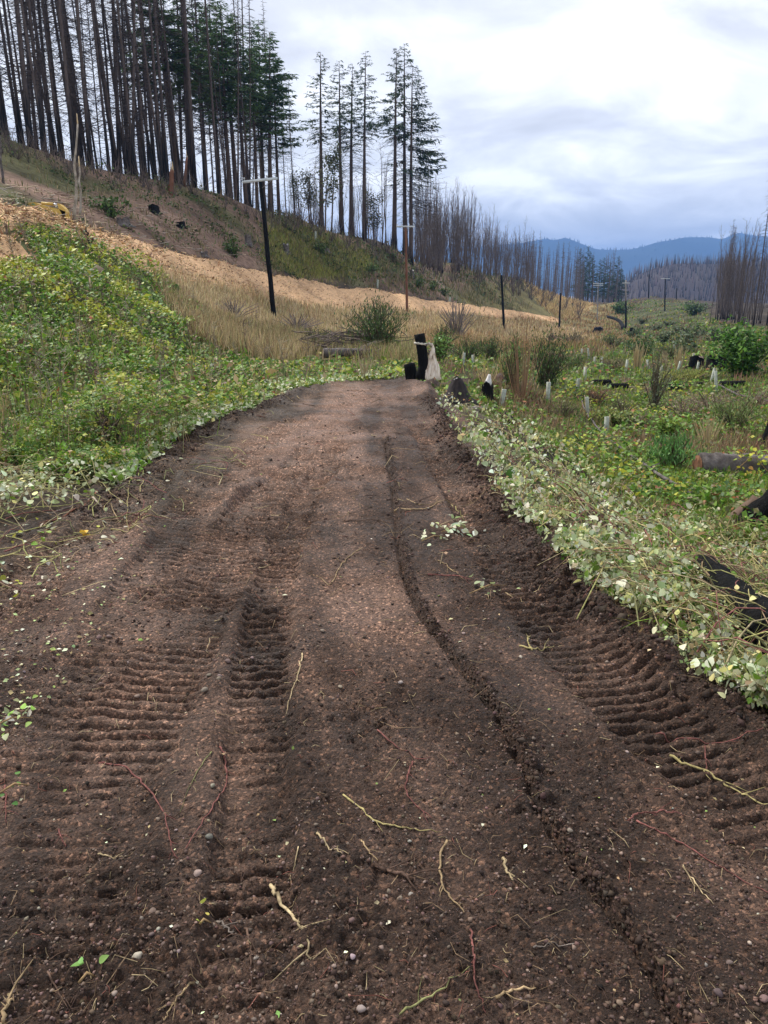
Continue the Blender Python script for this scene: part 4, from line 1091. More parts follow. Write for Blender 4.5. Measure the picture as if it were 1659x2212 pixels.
P = P[keepm]; out_ = out_[keepm]; n = len(P)
far = np.clip(out_ / 2.2, 0, 1)
col = np.where((rng.random(n) < .46 - .25 * far)[:, None], SLV, SLG); col = np.where((rng.random(n) < .15 + .45 * far)[:, None], MDG, col); col = np.where((rng.random(n) < .11)[:, None], PYL, col); col = np.where((rng.random(n) < .06)[:, None], (.42, .30, .15), col); col = np.where((rng.random(n) < .05)[:, None], DKG, col)
col = jitter(col, n, .2)
near = (P[:, 1] < 7.5)
for msk, tm, sz in ((near & (rng.random(n) < .4), TRI, .026), (near, OV, .034), (~near, LEAF, .052)):
    q = P[msk]; leaves(sm, q, sz * np.exp(rng.normal(-.05, .38, len(q))), col[msk], None, tm, .95, .24, .4)
sm.build('cut_leaves', M_leaf, 'pale upturned bramble leaves covering the right shoulder of the road', 'leaves')
# canes tangled in the right shoulder and the left heap
def tangle(poly, n, l0, l1, cols, hgt):
    mb = MB(); P = scatter(poly, n)
    for p in P:
        p = p.copy(); p[0] += .12 if p[0] > 0 else 0; p[2] = float(RH(p[0], p[1])); ln = rng.uniform(l0, l1); az = rng.normal(math.radians(115), .9); d = np.array([math.cos(az), math.sin(az)])
        q = np.linspace(-.5, .5, 6); XY = p[:2] + d * (q * ln)[:, None] + np.stack([-d[1] * np.sin(q * 5 + p[0]), d[0] * np.sin(q * 5 + p[0])], -1) * ln * rng.uniform(.05, .22)
        Z = RH(XY[:, 0], XY[:, 1]) + .03 + hgt * rng.uniform(.2, 1) * (1 - (2 * q) ** 2 * .8)
        c = np.array(cols[rng.integers(len(cols))]) * rng.uniform(.7, 1.2); r0 = rng.uniform(.0025, .0055)
        mb.tube(np.column_stack([XY, Z]), np.linspace(r0, r0 * .5, 6), c, 4, False)
    return mb
CANE = [(.32, .31, .12), (.42, .36, .16), (.22, .09, .08), (.26, .18, .11), (.40, .33, .19), (.20, .20, .09)]
sm = SM(); sm.addmb(tangle(P_silver, 850, .15, .8, CANE, .26)); sm.addmb(tangle(P_heap, 190, .3, 1.1, CANE[:2] + CANE[3:], .25)); sm.addmb(tangle([(-200,1120),(250,1060),(560,890),(640,860),(560,960),(330,1150),(60,1260),(-200,1350)], 110, .15, .6, CANE, .03))
P = scatter(P_silver, 2200); P[:, 2] = RH(P[:, 0], P[:, 1]) + rng.uniform(0, .14, len(P)); blades(sm, P, .20, .004, [STR, (.5, .42, .2), MDG, (.3, .3, .09)], [.4, .25, .15, .2], 1.0)
sm.build('bramble_canes', M_twig, 'tangled yellow and red bramble canes among the pale cut leaves', 'canes')
# the field on the right: patches of grass, herbs and bracken
sm = SM(); lf = SM()
P = scatter(P_rfield, 5200); n = len(P)
ty = clumpy(P[:, 0], P[:, 1], 3.0, 21) + .35 * rng.normal(0, .4, n)
ks = np.clip(P[:, 1] / 25, .6, 5)
for lo, hi, cs_, pr, h in ((-9, -.12, [MDG, (.12, .15, .05), YLG], None, .22), (-.12, .2, [(.16, .18, .06), STR, (.13, .17, .05), MDG], None, .28), (.2, 9, [STR, BRN, (.30, .19, .12), (.22, .11, .07)], None, .36)):
    k = (ty >= lo) & (ty < hi); Q = tufts(P[k], 11, .16 * ks[k])
    blades(sm, Q, h * np.repeat(np.clip(ks[k], .7, 1.7), 11), .010, cs_, pr, .3)
P = scatter(P_rfield, 38000); ty = clumpy(P[:, 0], P[:, 1], 3.0, 21); P = P[(ty < .17) | (rng.random(len(P)) < .3)]; n = len(P)
gr = sstep(-.2, .3, clumpy(P[:, 0], P[:, 1], 1.4, 33))
col = np.where((rng.random(n) < gr * .6)[:, None], YLG, MDG); col = np.where((rng.random(n) < .3)[:, None], DKG, col); col = np.where((rng.random(n) < .16)[:, None], (.20, .20, .09), col); col = np.where((rng.random(n) < .05)[:, None], (.30, .13, .06), col)
leaves(lf, P, .085 * rng.uniform(.5, 1.3, n) * np.clip(P[:, 1] / 14, .8, 9) ** .8, jitter(col, n, .22), None, LEAF, .5, .22, 1.2)
P = scatter(P_midl, 5200); P = P[off_pile(P)]; leaves(lf, P, .12 * rng.uniform(.5, 1.3, len(P)), np.array([MDG, YLG, (.20, .18, .08), DKG]), [.35, .25, .25, .15], LEAF, .5, .14)
P = scatter([(700,812),(880,800),(880,815),(740,828),(640,845),(560,850)], 2500); leaves(lf, P, .09 * rng.uniform(.5, 1.2, len(P)), np.array([MDG, SLG, YLG]), [.4, .3, .3], LEAF, .5, .1)
lf.build('herbs', M_leaf, 'low green and yellow herbs covering the field right of the road', 'herbs')
sm.build('grass', M_grass, 'mixed green and brown grass tufts in the field right of the road', 'grass')
# straw grass below the chip track
sm = SM()
P = scatter(P_dry, 2900); k = np.clip(P[:, 1] / 50, .7, 3)
Q = tufts(P, 11, .28 * k); blades(sm, Q, .52 * np.repeat(np.clip(k, .8, 1.6), 11), .012, [(.60, .49, .30), (.48, .37, .20), (.34, .24, .13), (.27, .24, .10)], [.42, .32, .14, .12], .3)
Q = tufts(scatter([(440,690),(560,716),(760,735),(900,750),(900,790),(700,770),(560,745)], 900), 10, .25); blades(sm, Q, .5, .010, [(.42, .33, .17), (.25, .22, .10), BRN, MDG], [.4, .3, .15, .15])
Q = tufts(scatter([(1000,690),(1210,690),(1290,655),(1335,660),(1345,720),(1400,745),(1100,760),(900,755),(880,735)], 1300), 10, .5); blades(sm, Q, .6, .02, [(.42, .28, .14), (.32, .20, .10), (.22, .19, .08), BRN], [.35, .3, .2, .15])
sm.build('dry_grass', M_grass, 'pale straw grass on the bank below the wood chip track', 'grass')
# the logged hillside above the chips
sm = SM(); lf = SM(); tw = MB()
P = scatter(P_hill, 1900); pq = proj(P)[0]; P = P[(pq < 1130) & ((pq > 560) | (rng.random(len(P)) < .28))]; k = np.clip(P[:, 1] / 45, .8, 4)
Q = tufts(P, 8, .3 * k); blades(sm, Q, .38 * np.repeat(k, 8), .02, [(.19, .15, .08), (.13, .13, .05), (.10, .12, .04), (.28, .22, .12)], [.35, .25, .25, .15], .35)
P = scatter([(1130,608),(1275,655),(1245,690),(1190,680)], 520); Q = tufts(P, 8, 1.0); blades(sm, Q, .9, .03, [(.52, .38, .19), (.42, .31, .14)], None, .35)
P = scatter(P_yel, 700); Q = tufts(P, 9, .35); blades(sm, Q, .4, .02, [(.24, .25, .05), (.18, .20, .05), (.30, .26, .09)], None, .35)
sm.build('hill_grass', M_grass, 'sparse brown and green grass on the logged hillside', 'grass')
P = scatter(P_hill, 900); k = (clumpy(P[:, 0], P[:, 1], 9, 4) > .02) & ((proj(P)[0] > 560) | (rng.random(len(P)) < .35)); P = P[k][:420]
P = np.repeat(P, 22, 0); P[:, :2] += rng.normal(0, .45, (len(P), 2)) * np.clip(P[:, 1:2] / 50, .7, 3); P[:, 2] = T(P[:, 0], P[:, 1])
leaves(lf, P, .2 * rng.uniform(.5, 1.3, len(P)) * np.clip(P[:, 1] / 55, .7, 3), np.array([(.06, .10, .03), (.09, .13, .04), (.035, .055, .02), (.12, .12, .05)]), None, LEAF, .6, .5)
lf.build('undergrowth', M_leaf, 'low green undergrowth dotted over the logged hillside', 'undergrowth')
for p in scatter([(0,400),(200,420),(450,480),(560,560),(430,548),(200,498),(0,442)], 420):
    az = rng.uniform(0, 6.3); ln = rng.uniform(.15, .7); d = np.array([math.cos(az), math.sin(az), rng.normal(0, .1)]) * ln
    tw.tube([p + [0, 0, .06], p + d + [0, 0, .08]], [.025, .015], np.array([(.38, .33, .27), (.2, .14, .1), (.5, .4, .28)][rng.integers(3)]), 3)
P = scatter([(crestx, cresty - 2) for crestx, cresty, _ in crest] + [(x, y + 42) for x, y, _ in crest[::-1]], 240)
for p in P:
    s_ = np.clip(p[1] / 60, .8, 2.6)
    for k in range(9):
        d = np.array([rng.normal(0, .4), rng.normal(0, .4), rng.uniform(.5, 1.7)]) * s_
        tw.tube([p, p + d * .6 + rng.normal(0, .05, 3), p + d], [.016 * s_, .012 * s_, .006 * s_], np.array((.12, .095, .085)) * rng.uniform(.5, 1.6), 3, False)
sm = SM(); sm.addmb(tw); sm.build('brush', M_twig, 'grey dead brush and broken twigs along the hillside crest', 'brush')

# ------------------------------------------------------------------ single shrubs
def shrub(name, px, py, w_, h, cols, n, leaf, label, stems=14, narrow=False, cat='shrub', group=None, lift=.12, stemc=(.10, .08, .05), prob=None, p=None):
    p = spot(px, py) if p is None else p
    e = empty(name, p); mb = MB(); tips = []
    for k in range(stems):
        a = rng.uniform(0, 6.3); rr = rng.random() ** .6
        tip = np.array([math.cos(a) * w_ / 2 * rr, math.sin(a) * w_ / 2 * rr, h * rng.uniform(.75, 1.05) * (1 - .45 * rr ** 2)])
        mid_ = tip * [.45, .45, .55] + rng.normal(0, .04 * h, 3)
        mb.tube([tip * [.08, .08, 0] - [0, 0, .05], mid_, tip], np.array([.016, .011, .005]) * max(1, p[1] / 22), np.array(stemc) * rng.uniform(.6, 1.4), 4, False)
        for s_ in np.linspace(.15, 1, 8): tips.append(mid_ * s_ * 2 if s_ < .5 else mid_ + (tip - mid_) * (s_ * 2 - 1))
    mb.build('stems', M_twig, e)
    if n:
        tips = np.array(tips); Q = tips[rng.integers(0, len(tips), n)] + rng.normal(0, 1, (n, 3)) * [w_ * .085, w_ * .085, h * .06]; Q[:, 2] = np.maximum(Q[:, 2], lift * h * rng.random(n))
        sm = SM()
        tl = rng.normal(1.1, .35, n) if narrow else rng.normal(.1, .6, n)
        sm.add(LEAF, Q, rotations(rng.uniform(0, 6.3, n), tl, rng.normal(0, .5, n)), np.stack([leaf * rng.uniform(.6, 1.3, n) * (.45 if narrow else 1), leaf * rng.uniform(.7, 1.4, n), np.full(n, leaf)], -1), pick(cols, n, prob, .25))
        mesh_obj('foliage', np.concatenate(sm.V), np.concatenate(sm.F), M_leaf, e, np.concatenate(sm.C))
    return tag(e, label, cat, group)
BR = [(.055, .105, .030), (.085, .145, .04), (.035, .065, .022)]
shrub('broom_shrub', 818, 768, 2.3, 1.75, BR, 2600, .10, 'tall dense green broom shrub beside the brush pile', 60, True)
shrub('broom_shrub', 690, 762, 1.6, .95, [(.06, .09, .04), (.13, .13, .06)], 700, .09, 'low grey-green broom shrub left of the brush pile', 30, True)
shrub('broom_shrub', 958, 755, 1.5, 1.15, BR, 800, .09, 'small upright broom shrub right behind the charred post', 30, True)
shrub('broom_shrub', 945, 785, .9, .9, [(.10, .19, .04), (.14, .24, .05)], 700, .09, 'bright green small shrub just right of the white cloth', 18)
shrub('broom_shrub', 1010, 783, 1.8, .85, BR, 900, .09, 'green broom shrub, left one of the row behind the rounded stump', 34, True)
shrub('broom_shrub', 1062, 780, 1.6, 1.0, BR, 900, .09, 'green broom shrub, right one of the row behind the rounded stump', 34, True)
shrub('broom_shrub', 1175, 845, 1.35, 1.55, BR, 1700, .085, 'tall dark green broom shrub right of the reddish dead stalks', 44, True)
shrub('broom_shrub', 1108, 838, .8, 1.1, [(.07, .13, .035), (.11, .17, .05)], 700, .08, 'slim green broom shrub left of the reddish dead stalks', 24, True)
shrub('willow_shrub', 1412, 880, .95, 1.35, [(.13, .16, .09), (.19, .21, .13), (.09, .11, .06)], 900, .06, 'loose grey-green shrub with thin leaves in the field', 26, True)
shrub('leafy_bush', 1603, 812, 2.5, 1.85, [(.07, .17, .025), (.11, .23, .03), (.04, .10, .018)], 3400, .14, 'large round bright green bush near the right edge', 34)
shrub('fern_clump', 1450, 1015, .75, .5, [(.09, .20, .05), (.13, .26, .07)], 900, .08, 'bright green ferny clump left of the cut log', 26, True)
shrub('fern_clump', 1440, 955, .6, .45, [(.13, .24, .04), (.20, .28, .05)], 600, .08, 'yellow-green bushy clump above the ferny clump', 20)
shrub('leafy_bush', 1585, 930, .9, .65, [(.12, .17, .05), (.17, .20, .07)], 900, .07, 'olive bush behind the cut log', 22, True)
shrub('leafy_bush', 1318, 920, 1.0, .35, [(.12, .18, .04), (.20, .22, .05)], 800, .07, 'low yellow-green clump beside the long thin fallen branch', 18)
shrub('leafy_bush', 1385, 772, 2.0, 1.2, [(.05, .10, .03), (.08, .14, .04)], 900, .13, 'dark green bush behind the pale straw tufts', 20)
shrub('leafy_bush', 1340, 678, 5.0, 3.0, [(.05, .12, .03), (.09, .17, .04)], 900, .4, 'green bush on the left shoulder of the knoll', 18)
shrub('leafy_bush', 1500, 680, 5.5, 2.8, [(.05, .10, .03), (.08, .13, .04)], 900, .4, 'dark green bush on the right shoulder of the knoll', 18)
for i, (x, y) in enumerate(sorted(((1385,700),(1420,716),(1445,706),(1470,722),(1500,735),(1540,742),(1435,745),(1480,765),(1375,735)))):
    shrub('low_shrub', x, y, 2.6, 1.1, [(.055, .085, .04), (.09, .12, .055)], 260, .22, 'small dull green shrub on the slope below the knoll, %s from its left' % ORD[i], 10, group='shrubs on the slope below the knoll')
for i, (x, y) in enumerate(sorted(((240,470),(505,555),(545,432),(690,548),(850,565),(905,622),(935,630),(800,590),(960,640)))):
    shrub('low_shrub', x, y, 1.9, 1.1, [(.06, .12, .03), (.09, .15, .04)], 320, .2, 'small green shrub on the hillside above the chip track, %s from the left' % ORD[i], 12, group='shrubs on the logged hillside')
for i, (x, y, w_, h, cc, n_, lb) in enumerate([(1215,905,.7,.4,[(.13,.17,.05),(.2,.2,.08)],380,'olive low shrub left of the long thin fallen branch'),(1290,872,.9,.4,[(.16,.08,.05),(.22,.12,.07)],420,'reddish brown low shrub beside the upper end of the fallen branch'),(1345,900,.9,.5,[(.11,.15,.05),(.16,.17,.07)],460,'green low shrub just right of the reddish brown one'),(1385,925,.8,.35,[(.20,.15,.10),(.27,.22,.14)],360,'straw-brown low shrub in the middle of the field'),(1475,905,1.1,.5,[(.24,.18,.12),(.31,.25,.17)],520,'pale brown dead shrub above the cut log'),(1530,888,1.3,.5,[(.26,.19,.13),(.30,.24,.17)],560,'wide pale brown dead shrub right of the other one'),(1620,880,1.3,.5,[(.27,.20,.14),(.20,.16,.10)],560,'pale brown dead shrub at the right edge above the burned stump'),(1240,800,1.3,.6,[(.08,.13,.04),(.12,.17,.05)],520,'dark green low shrub right of the tall broom'),(1320,800,1.4,.5,[(.13,.13,.06),(.19,.17,.08)],460,'olive brown low shrub behind the burned patch'),(1440,830,1.6,.4,[(.24,.26,.06),(.30,.30,.08)],520,'yellow low shrub just behind the burned patch'),(1500,822,1.6,.4,[(.22,.25,.05),(.30,.31,.08)],520,'yellow-green low shrub right of the yellow one'),(1235,745,2.4,.9,[(.10,.10,.06),(.16,.13,.09)],420,'grey-brown shrub in the dry valley grass before the poles'),(1320,752,2.2,.9,[(.09,.13,.05),(.13,.16,.07)],420,'dull green shrub below the charred leaning log'),(1450,775,2.0,.8,[(.09,.13,.05),(.14,.17,.07)],460,'green shrub behind the row of white tubes')]):
    shrub('low_shrub', x, y, w_, h, cc, n_, .055 * max(1, hitY(x, y)[0] / 16), lb, 22, True, stemc=(.16, .12, .09))
shrub('bare_shrub', 985, 735, 2.6, 2.6, BR, 0, .1, 'grey bare tangled shrub left of the first black pole', 46, stemc=(.20, .17, .155))
shrub('bare_shrub', 800, 735, 2.8, 1.9, BR, 0, .1, 'thin grey bare shrub arching behind the tall broom', 26, stemc=(.16, .13, .12))
shrub('bare_shrub', 1190, 742, 2.2, 1.3, BR, 0, .1, 'low dark bare shrub in the dry valley grass', 30, stemc=(.12, .09, .085))
shrub('bare_shrub', 640, 720, 3.0, 1.0, BR, 0, .1, 'low grey bare shrub right of the foot of the nearest pole', 46, stemc=(.20, .17, .16))
shrub('bare_shrub', 505, 690, 2.6, .9, BR, 0, .1, 'low grey bare shrub left of the foot of the nearest pole', 40, stemc=(.18, .15, .14))
shrub('dead_weed', 233, 985, .5, .55, [(.16, .12, .08), (.22, .18, .1)], 160, .035, 'dark dead weed clump at the foot of the green bank', 30, stemc=(.07, .05, .04))
def straw(px, py, h, n, label, col=(.62, .50, .28), w_=.25):
    p = spot(px, py); e = empty('straw_tuft', p); mb = MB()
    for k in range(n):
        a = rng.normal(0, 1, 2) * w_ * .3; rr = max(.004, p[1] * .00055)
        b0 = np.array([a[0] * .5, a[1] * .5, 0]); tp = np.array([a[0] * 1.6, a[1] * 1.6, h * rng.uniform(.6, 1.1)])
        mb.tube([b0, (b0 + tp) / 2 + rng.normal(0, .02, 3), tp], [rr, rr * .8, rr * .4], np.array(col) * rng.uniform(.65, 1.2), 3, False)
    mb.build('stalks', M_grass, e)
    return tag(e, label, 'grass tuft')
straw(1375, 798, 1.0, 40, 'tall pale straw tuft standing in front of the dark green bush'); straw(1465, 800, .9, 34, 'tall pale straw tuft to the right of the taller one')
straw(1528, 962, .5, 30, 'pale straw tuft standing right behind the cut log'); straw(788, 820, .6, 26, 'pale straw tuft at the left road edge before the brush pile', (.55, .45, .28))
straw(1128, 868, 1.6, 34, 'tall reddish brown dead stalks between the two broom shrubs', (.36, .22, .13), .5); straw(1085, 812, .7, 26, 'yellow dry tuft behind the rounded stump', (.55, .42, .2))
straw(1050, 835, .5, 26, 'small pale dry tuft above the rounded stump'); straw(1432, 798, .7, 30, 'short pale straw tuft between the two tall ones', (.55, .43, .26))

# ------------------------------------------------------------------ seedling tubes
M_tube = mat_noise('tube_plastic', [(.3, (.17, .18, .14)), (.6, (.32, .35, .29)), (.75, (.42, .44, .37))], 9, .5, 0, None, .3)
def seedling_tube(px, py, h, label, tilt=.11):
    p = spot(px, py); e = empty('seedling_tube', p, rng.uniform(0, 6.3)); e.rotation_euler = (rng.normal(0, tilt), rng.normal(0, tilt), rng.uniform(0, 6.3))
    n = 10; th = np.linspace(0, 6.283, n, endpoint=False); r = max(.045, p[1] * .0012); V = []
    for rr, z_ in ((r, -.03), (r, h), (r * .86, h), (r * .86, h * .25)): V.append(np.stack([np.cos(th) * rr, np.sin(th) * rr, np.full(n, z_)], -1))
    V = np.concatenate(V); k1 = np.arange(3)[:, None] * n; k2 = np.arange(n)[None]; k3 = (k2 + 1) % n
    mesh_obj('tube', V, np.stack([k1 + k2, k1 + k3, k1 + n + k3, k1 + n + k2], -1).reshape(-1, 4), M_tube, e, smooth=True)
    mb = MB(); mb.tube([(r * 1.25, 0, -.05), (r * 1.25, 0, h * 1.12)], [.009, .008], (.45, .36, .22), 4); mb.build('stake', M_twig, e)
    return tag(e, label, 'tree tube', 'seedling tubes in the field')
TUB = [(1309,938,.34,'pale seedling tube standing against the long thin fallen branch'),(1269,900,.42,'pale seedling tube beside the reddish patch above the fallen branch'),(1247,850,.40,'pale seedling tube near the upper end of the fallen branch'),(1183,868,.42,'pale seedling tube in front of the tall dark broom shrub'),(1082,882,.36,'pale seedling tube right of the black split stump'),(1263,822,.42,'pale seedling tube above the upper end of the fallen branch'),(1402,800,.42,'pale seedling tube behind the loose grey-green shrub'),(1463,806,.45,'white seedling tube left of two others before the big bush'),(1504,808,.45,'white seedling tube in the middle of the row before the big bush'),(1516,796,.40,'thin seedling tube right behind the middle one of the row'),(1559,800,.5,'white seedling tube closest to the big green bush'),(1535,828,.5,'white seedling tube in front of the big green bush'),(1547,846,.62,'tallest nearest white seedling tube below the big green bush'),(1351,806,.48,'orange-tinged seedling tube left of the pale straw tufts'),(1300,793,.4,'small seedling tube far left of the pale straw tufts'),(1283,793,.4,'small seedling tube next to the leftmost broken white stake'),(1425,814,.4,'small seedling tube behind the grey-green shrub on its right'),(1272,778,.6,'white broken stake-like tube with a black base in the field'),(1455,758,.45,'distant small white tube near the top of the field'),(1497,782,.4,'distant small white tube left of the black stump'),(1255,770,.4,'distant small white tube behind the broom shrub'),(1022,795,.4,'small white tube among the row of broom shrubs'),(1000,790,.4,'small white tube left of the row of broom shrubs'),(681,520,.9,'white tube on the hillside below the four ridge conifers'),(815,622,.8,'white tube at the chip track left of the reddish pole'),(970,655,.8,'white tube on the slope right of the reddish pole')]
for q in TUB: seedling_tube(*q)

# ------------------------------------------------------------------ logs, stumps and posts by the road
M_darkbark = mat_noise('dark_bark', [(.3, (.012, .010, .010)), (.6, (.04, .032, .032)), (.8, (.09, .075, .072))], 16, .9, .03, (1, 1, .4), .8)
b0 = on_road(915, 826)
pe = empty('charred_post', b0)
D_ = b0[1]
tp = at(905, 722, D_) - b0; n = 10; q = np.linspace(0, 1, n)[:, None]
mb = MB(); P = tp * q + np.array([.03, 0, 0]) * np.sin(q * 3.1); P[0, 2] -= .15; mb.tube(P, np.interp(q[:, 0], [0, .25, .5, 1], [.15, .12, .105, .115]), (.02, .02, .02), 12, True, .10); mb.build('post', M_char, pe, smooth=True)
mb = MB(); mb.tube([(-.02, .02, -.1), (-.06, -.02, .16), (-.04, -.03, .40)], [.16, .11, .05], (.02, .02, .02), 8, True, .15); mb.build('charred_flare', M_char, pe, smooth=True)
tag(pe, 'tall black charred post at the road bend with rope round it', 'post')
zc = .79 * tp + np.array([.018, 0, 0]); zr_ = .105
re2 = empty('rope', b0); mb = MB()
th = np.linspace(0, 2 * np.pi * 1.08, 46); R_ = .124
for off in (0, np.pi):
    P = np.stack([np.cos(th) * (R_ + .010 * np.cos(th * 16 + off)), np.sin(th) * (R_ + .010 * np.cos(th * 16 + off)), .02 * np.cos(th + 2.6) + .016 * np.sin(th * 16 + off) + th * .002], -1) + zc
    mb.tube(P, .015, (.62, .58, .50), 6)
mb.build('strand', M_wood, re2, smooth=True)
tag(re2, 'pale twisted rope tied round the tall charred post', 'rope')
# white cloth hanging from the rope beside the post
ce = empty('white_cloth', b0); nu, nv = 64, 30; V = []
for j in range(nv):
    v = j / (nv - 1); zt = zc[2] + .03 - v * (zc[2] + .0)
    cx = .15 + .085 * v ** .9 - .06 * v ** 2; hw = .018 + .145 * v ** 1.25 * (1 - .12 * max(0, v - .85) / .15); dp = .022 + .075 * v ** 1.1
    for i in range(nu):
        a = i / nu * 2 * math.pi; fold = 1 + .27 * math.sin(a * 6 + v * 3) * v ** .4 + .12 * math.sin(a * 13 + 1 + v * 5)
        V.append((cx + hw * math.cos(a) * fold + .012 * math.sin(v * 13), -.12 + dp * math.sin(a) * fold, zt + .012 * math.sin(a * 3) * v))
V = np.array(V); k1 = np.arange(nv - 1)[:, None] * nu; k2 = np.arange(nu)[None]; k3 = (k2 + 1) % nu
M_cloth = mat_noise('sooty_cloth', [(.30, (.10, .075, .06)), (.43, (.52, .42, .33)), (.62, (.80, .73, .64))], 5.0, .9, .02, (3, 1.5, 1.0), .5)
mesh_obj('cloth', V, np.stack([k1 + k2, k1 + nu + k2, k1 + nu + k3, k1 + k3], -1).reshape(-1, 4), M_cloth, ce, smooth=True)
mb = MB(); mb.tube([zc + [.10, -.1, .0], zc + [.16, -.13, .03], (.16, -.12, zc[2] - .04)], [.016, .03, .02], (.30, .27, .24), 7); mb.build('knot', M_wood, ce, smooth=True)
tag(ce, 'dirty white cloth hanging gathered from the rope beside the charred post', 'cloth')
b1 = on_road(891, 824); tp1 = at(884, 786, b1[1]) - b1; e = empty('charred_post', b1); mb = MB()
q = np.linspace(0, 1, 6)[:, None]; P = tp1 * q; P[0, 2] -= .1; mb.tube(P, np.interp(q[:, 0], [0, 1], [.14, .115]), (.02,) * 3, 10, True, .08); mb.build('post', M_char, e, smooth=True)
mb = MB(); c = P[-1]; th = np.linspace(0, 6.28, 10, endpoint=False); mb.add(np.concatenate([[c + [0, 0, .035]], c + np.stack([np.cos(th) * .085, np.sin(th) * .085, np.full(10, .02)], -1)]), [(0, 1 + i, 1 + (i + 1) % 10) for i in range(10)], (.03, .03, .03)); mb.build('cut_top', M_char, e)
tag(e, 'short black charred post left of the tall one', 'post')
wood_log('charred_bar', b1 + [.18, -.15, .10], b0 + [.22, -.25, -.02], .02, .02, M_char, 'thin dark metal bar leaning across the foot of the posts', 'bar', (.05, .05, .05), 8, bend=0)
stump('stump', spot(985, 868), .20, .40, M_darkbark, 'dark rounded stump with a pale top right of the road', (.40, .38, .36), .06, (-.12, 0), flare=1.7, dome=.62)
e = stump('stump', spot(1052, 868), .11, .34, M_char, 'black split stump with a pale upright splinter right of the road', (.05, .05, .05), .2)
mb = MB(); mb.tube([(0, 0, .2), (-.02, 0, .38), (-.03, 0, .52)], [.075, .07, .02], (.62, .60, .58), 5, True, .2); mb.build('splinter', M_wood, e)
wood_log('weathered_log', spot(1015, 888) + [0, 0, .03], spot(1055, 882) + [0, 0, .06], .055, .035, M_pale, 'short pale broken log below the rounded stump', cap=(.3, .25, .2))
wood_log('charred_log', spot(1065, 890) + [0, 0, .02], spot(1118, 925) + [0, 0, .03], .10, .07, M_char, 'black charred log lying in the pale leaves right of the road', cap=(.03, .03, .03))
wood_log('weathered_log', spot(868, 750) + [0, 0, .10], spot(902, 752) + [0, 0, .16], .20, .14, M_pale, 'pale log lying behind the charred post', cap=(.10, .07, .06))
wood_log('weathered_log', spot(918, 750) + [0, 0, .08], spot(945, 752) + [0, 0, .12], .07, .05, M_pale, 'thin pale log sticking out behind the tall charred post', cap=(.3, .25, .2))
# brush pile
for i, (a, b_, r, mt, lb) in enumerate([((700,778),(805,765),.14,M_bark,'thick grey log at the foot of the brush pile left of the broom'),((770,772),(826,738),.07,M_pale,'pale split pole sticking up out of the brush pile'),((730,765),(800,752),.06,M_bark,'thin grey log across the middle of the brush pile'),((705,745),(770,762),.05,M_bark,'grey branch sloping down the left of the brush pile')]):
    p0 = spot(*a) + [0, 0, .20]; p1 = at(b_[0], b_[1] - 4, p0[1] + .3); wood_log('pile_log', p0, p1, r, r * .7, mt, lb, cap=(.30, .24, .18), bend=.03)
mb = MB(); c = spot(765, 768)
for k in range(150):
    p = c + [rng.normal(0, .75), rng.normal(-.1, .35), rng.uniform(.1, .75)]; az = rng.normal(0, .5); d = np.array([math.cos(az), math.sin(az), rng.normal(0, .25)]) * rng.uniform(.4, 1.1)
    mb.tube([p - d / 2, p + rng.normal(0, .05, 3), p + d / 2], [.014, .012, .006], np.array((.15, .12, .105)) * rng.uniform(.3, 1.7), 4, False)
sm = SM(); sm.addmb(mb); sm.build('brush_twigs', M_twig, 'grey twigs heaped between the logs of the brush pile', 'twigs')
# right of the road, in the field
def branch_line(name, pts_, r0, r1, mat, label, cat='branch', lift=.05, col=(.2, .18, .16)):
    P = np.array([spot(*q) for q in pts_]); P[:, 2] += lift; t_ = np.linspace(0, 1, len(P)); u_ = np.linspace(0, 1, 24)
    P = np.stack([np.interp(u_, t_, P[:, k]) for k in range(3)], -1)
    for _ in range(2): P[1:-1] = (P[:-2] + 2 * P[1:-1] + P[2:]) / 4
    P[:, :2] += rng.normal(0, .008, (24, 2)); e = empty(name, P[0]); mb = MB(); mb.tube(P - P[0], np.linspace(r0, r1, 24), col, 7, True, .06); mb.build('stem', mat, e, smooth=True)
    mb = MB()
    for k in range(5):
        j = rng.integers(3, 22); mb.tube([P[j] - P[0], P[j] - P[0] + [rng.normal(0, .1), rng.normal(0, .1), rng.uniform(.03, .12)]], [r1 * .7, r1 * .3], col, 4)
        mb.build('side_twig', mat, e); mb = MB()
    return tag(e, label, cat)
branch_line('fallen_branch', [(1242,836),(1256,880),(1275,920),(1308,958),(1360,1000),(1420,1045),(1488,1088)],   .014, .022, M_bark, 'long thin grey fallen branch curving across the field', lift=.12)
branch_line('fallen_branch', [(1335,872),(1365,900)], .03, .03, M_pale, 'short grey branch lying left of the grey-green shrub', lift=.06)
branch_line('fallen_branch', [(1552,838),(1590,860),(1640,872),(1700,880)], .025, .03, M_bark, 'grey branch lying behind the brown grass at the right edge', lift=.1)
lg0, lg1 = spot(1506, 1022), spot(1720, 1030); hgt = .19
L_ = wood_log('cut_log', lg0 + [0, 0, .10], lg1 + [0, .1, .09], .19, .18, M_bark, 'thick grey cut log with yellow leaves, its red-brown end facing left', cap=(.34, .17, .10), sides=18, bend=.0)
v_ = SM(); n = 130; f = rng.uniform(.3, 1.0, n)[:, None]; P = lg0 * (1 - f) + lg1 * f + np.stack([rng.normal(0, .05, n), -.20 + rng.normal(0, .05, n), rng.uniform(.02, .40, n)], -1)
v_.add(OV, P, rotations(rng.uniform(0, 6.3, n), rng.normal(.6, .5, n), rng.normal(0, .5, n)), rng.uniform(.05, .09, n), pick([(.50, .45, .05), (.30, .38, .05), (.55, .28, .08), (.16, .25, .05)], n, [.35, .35, .1, .2]))
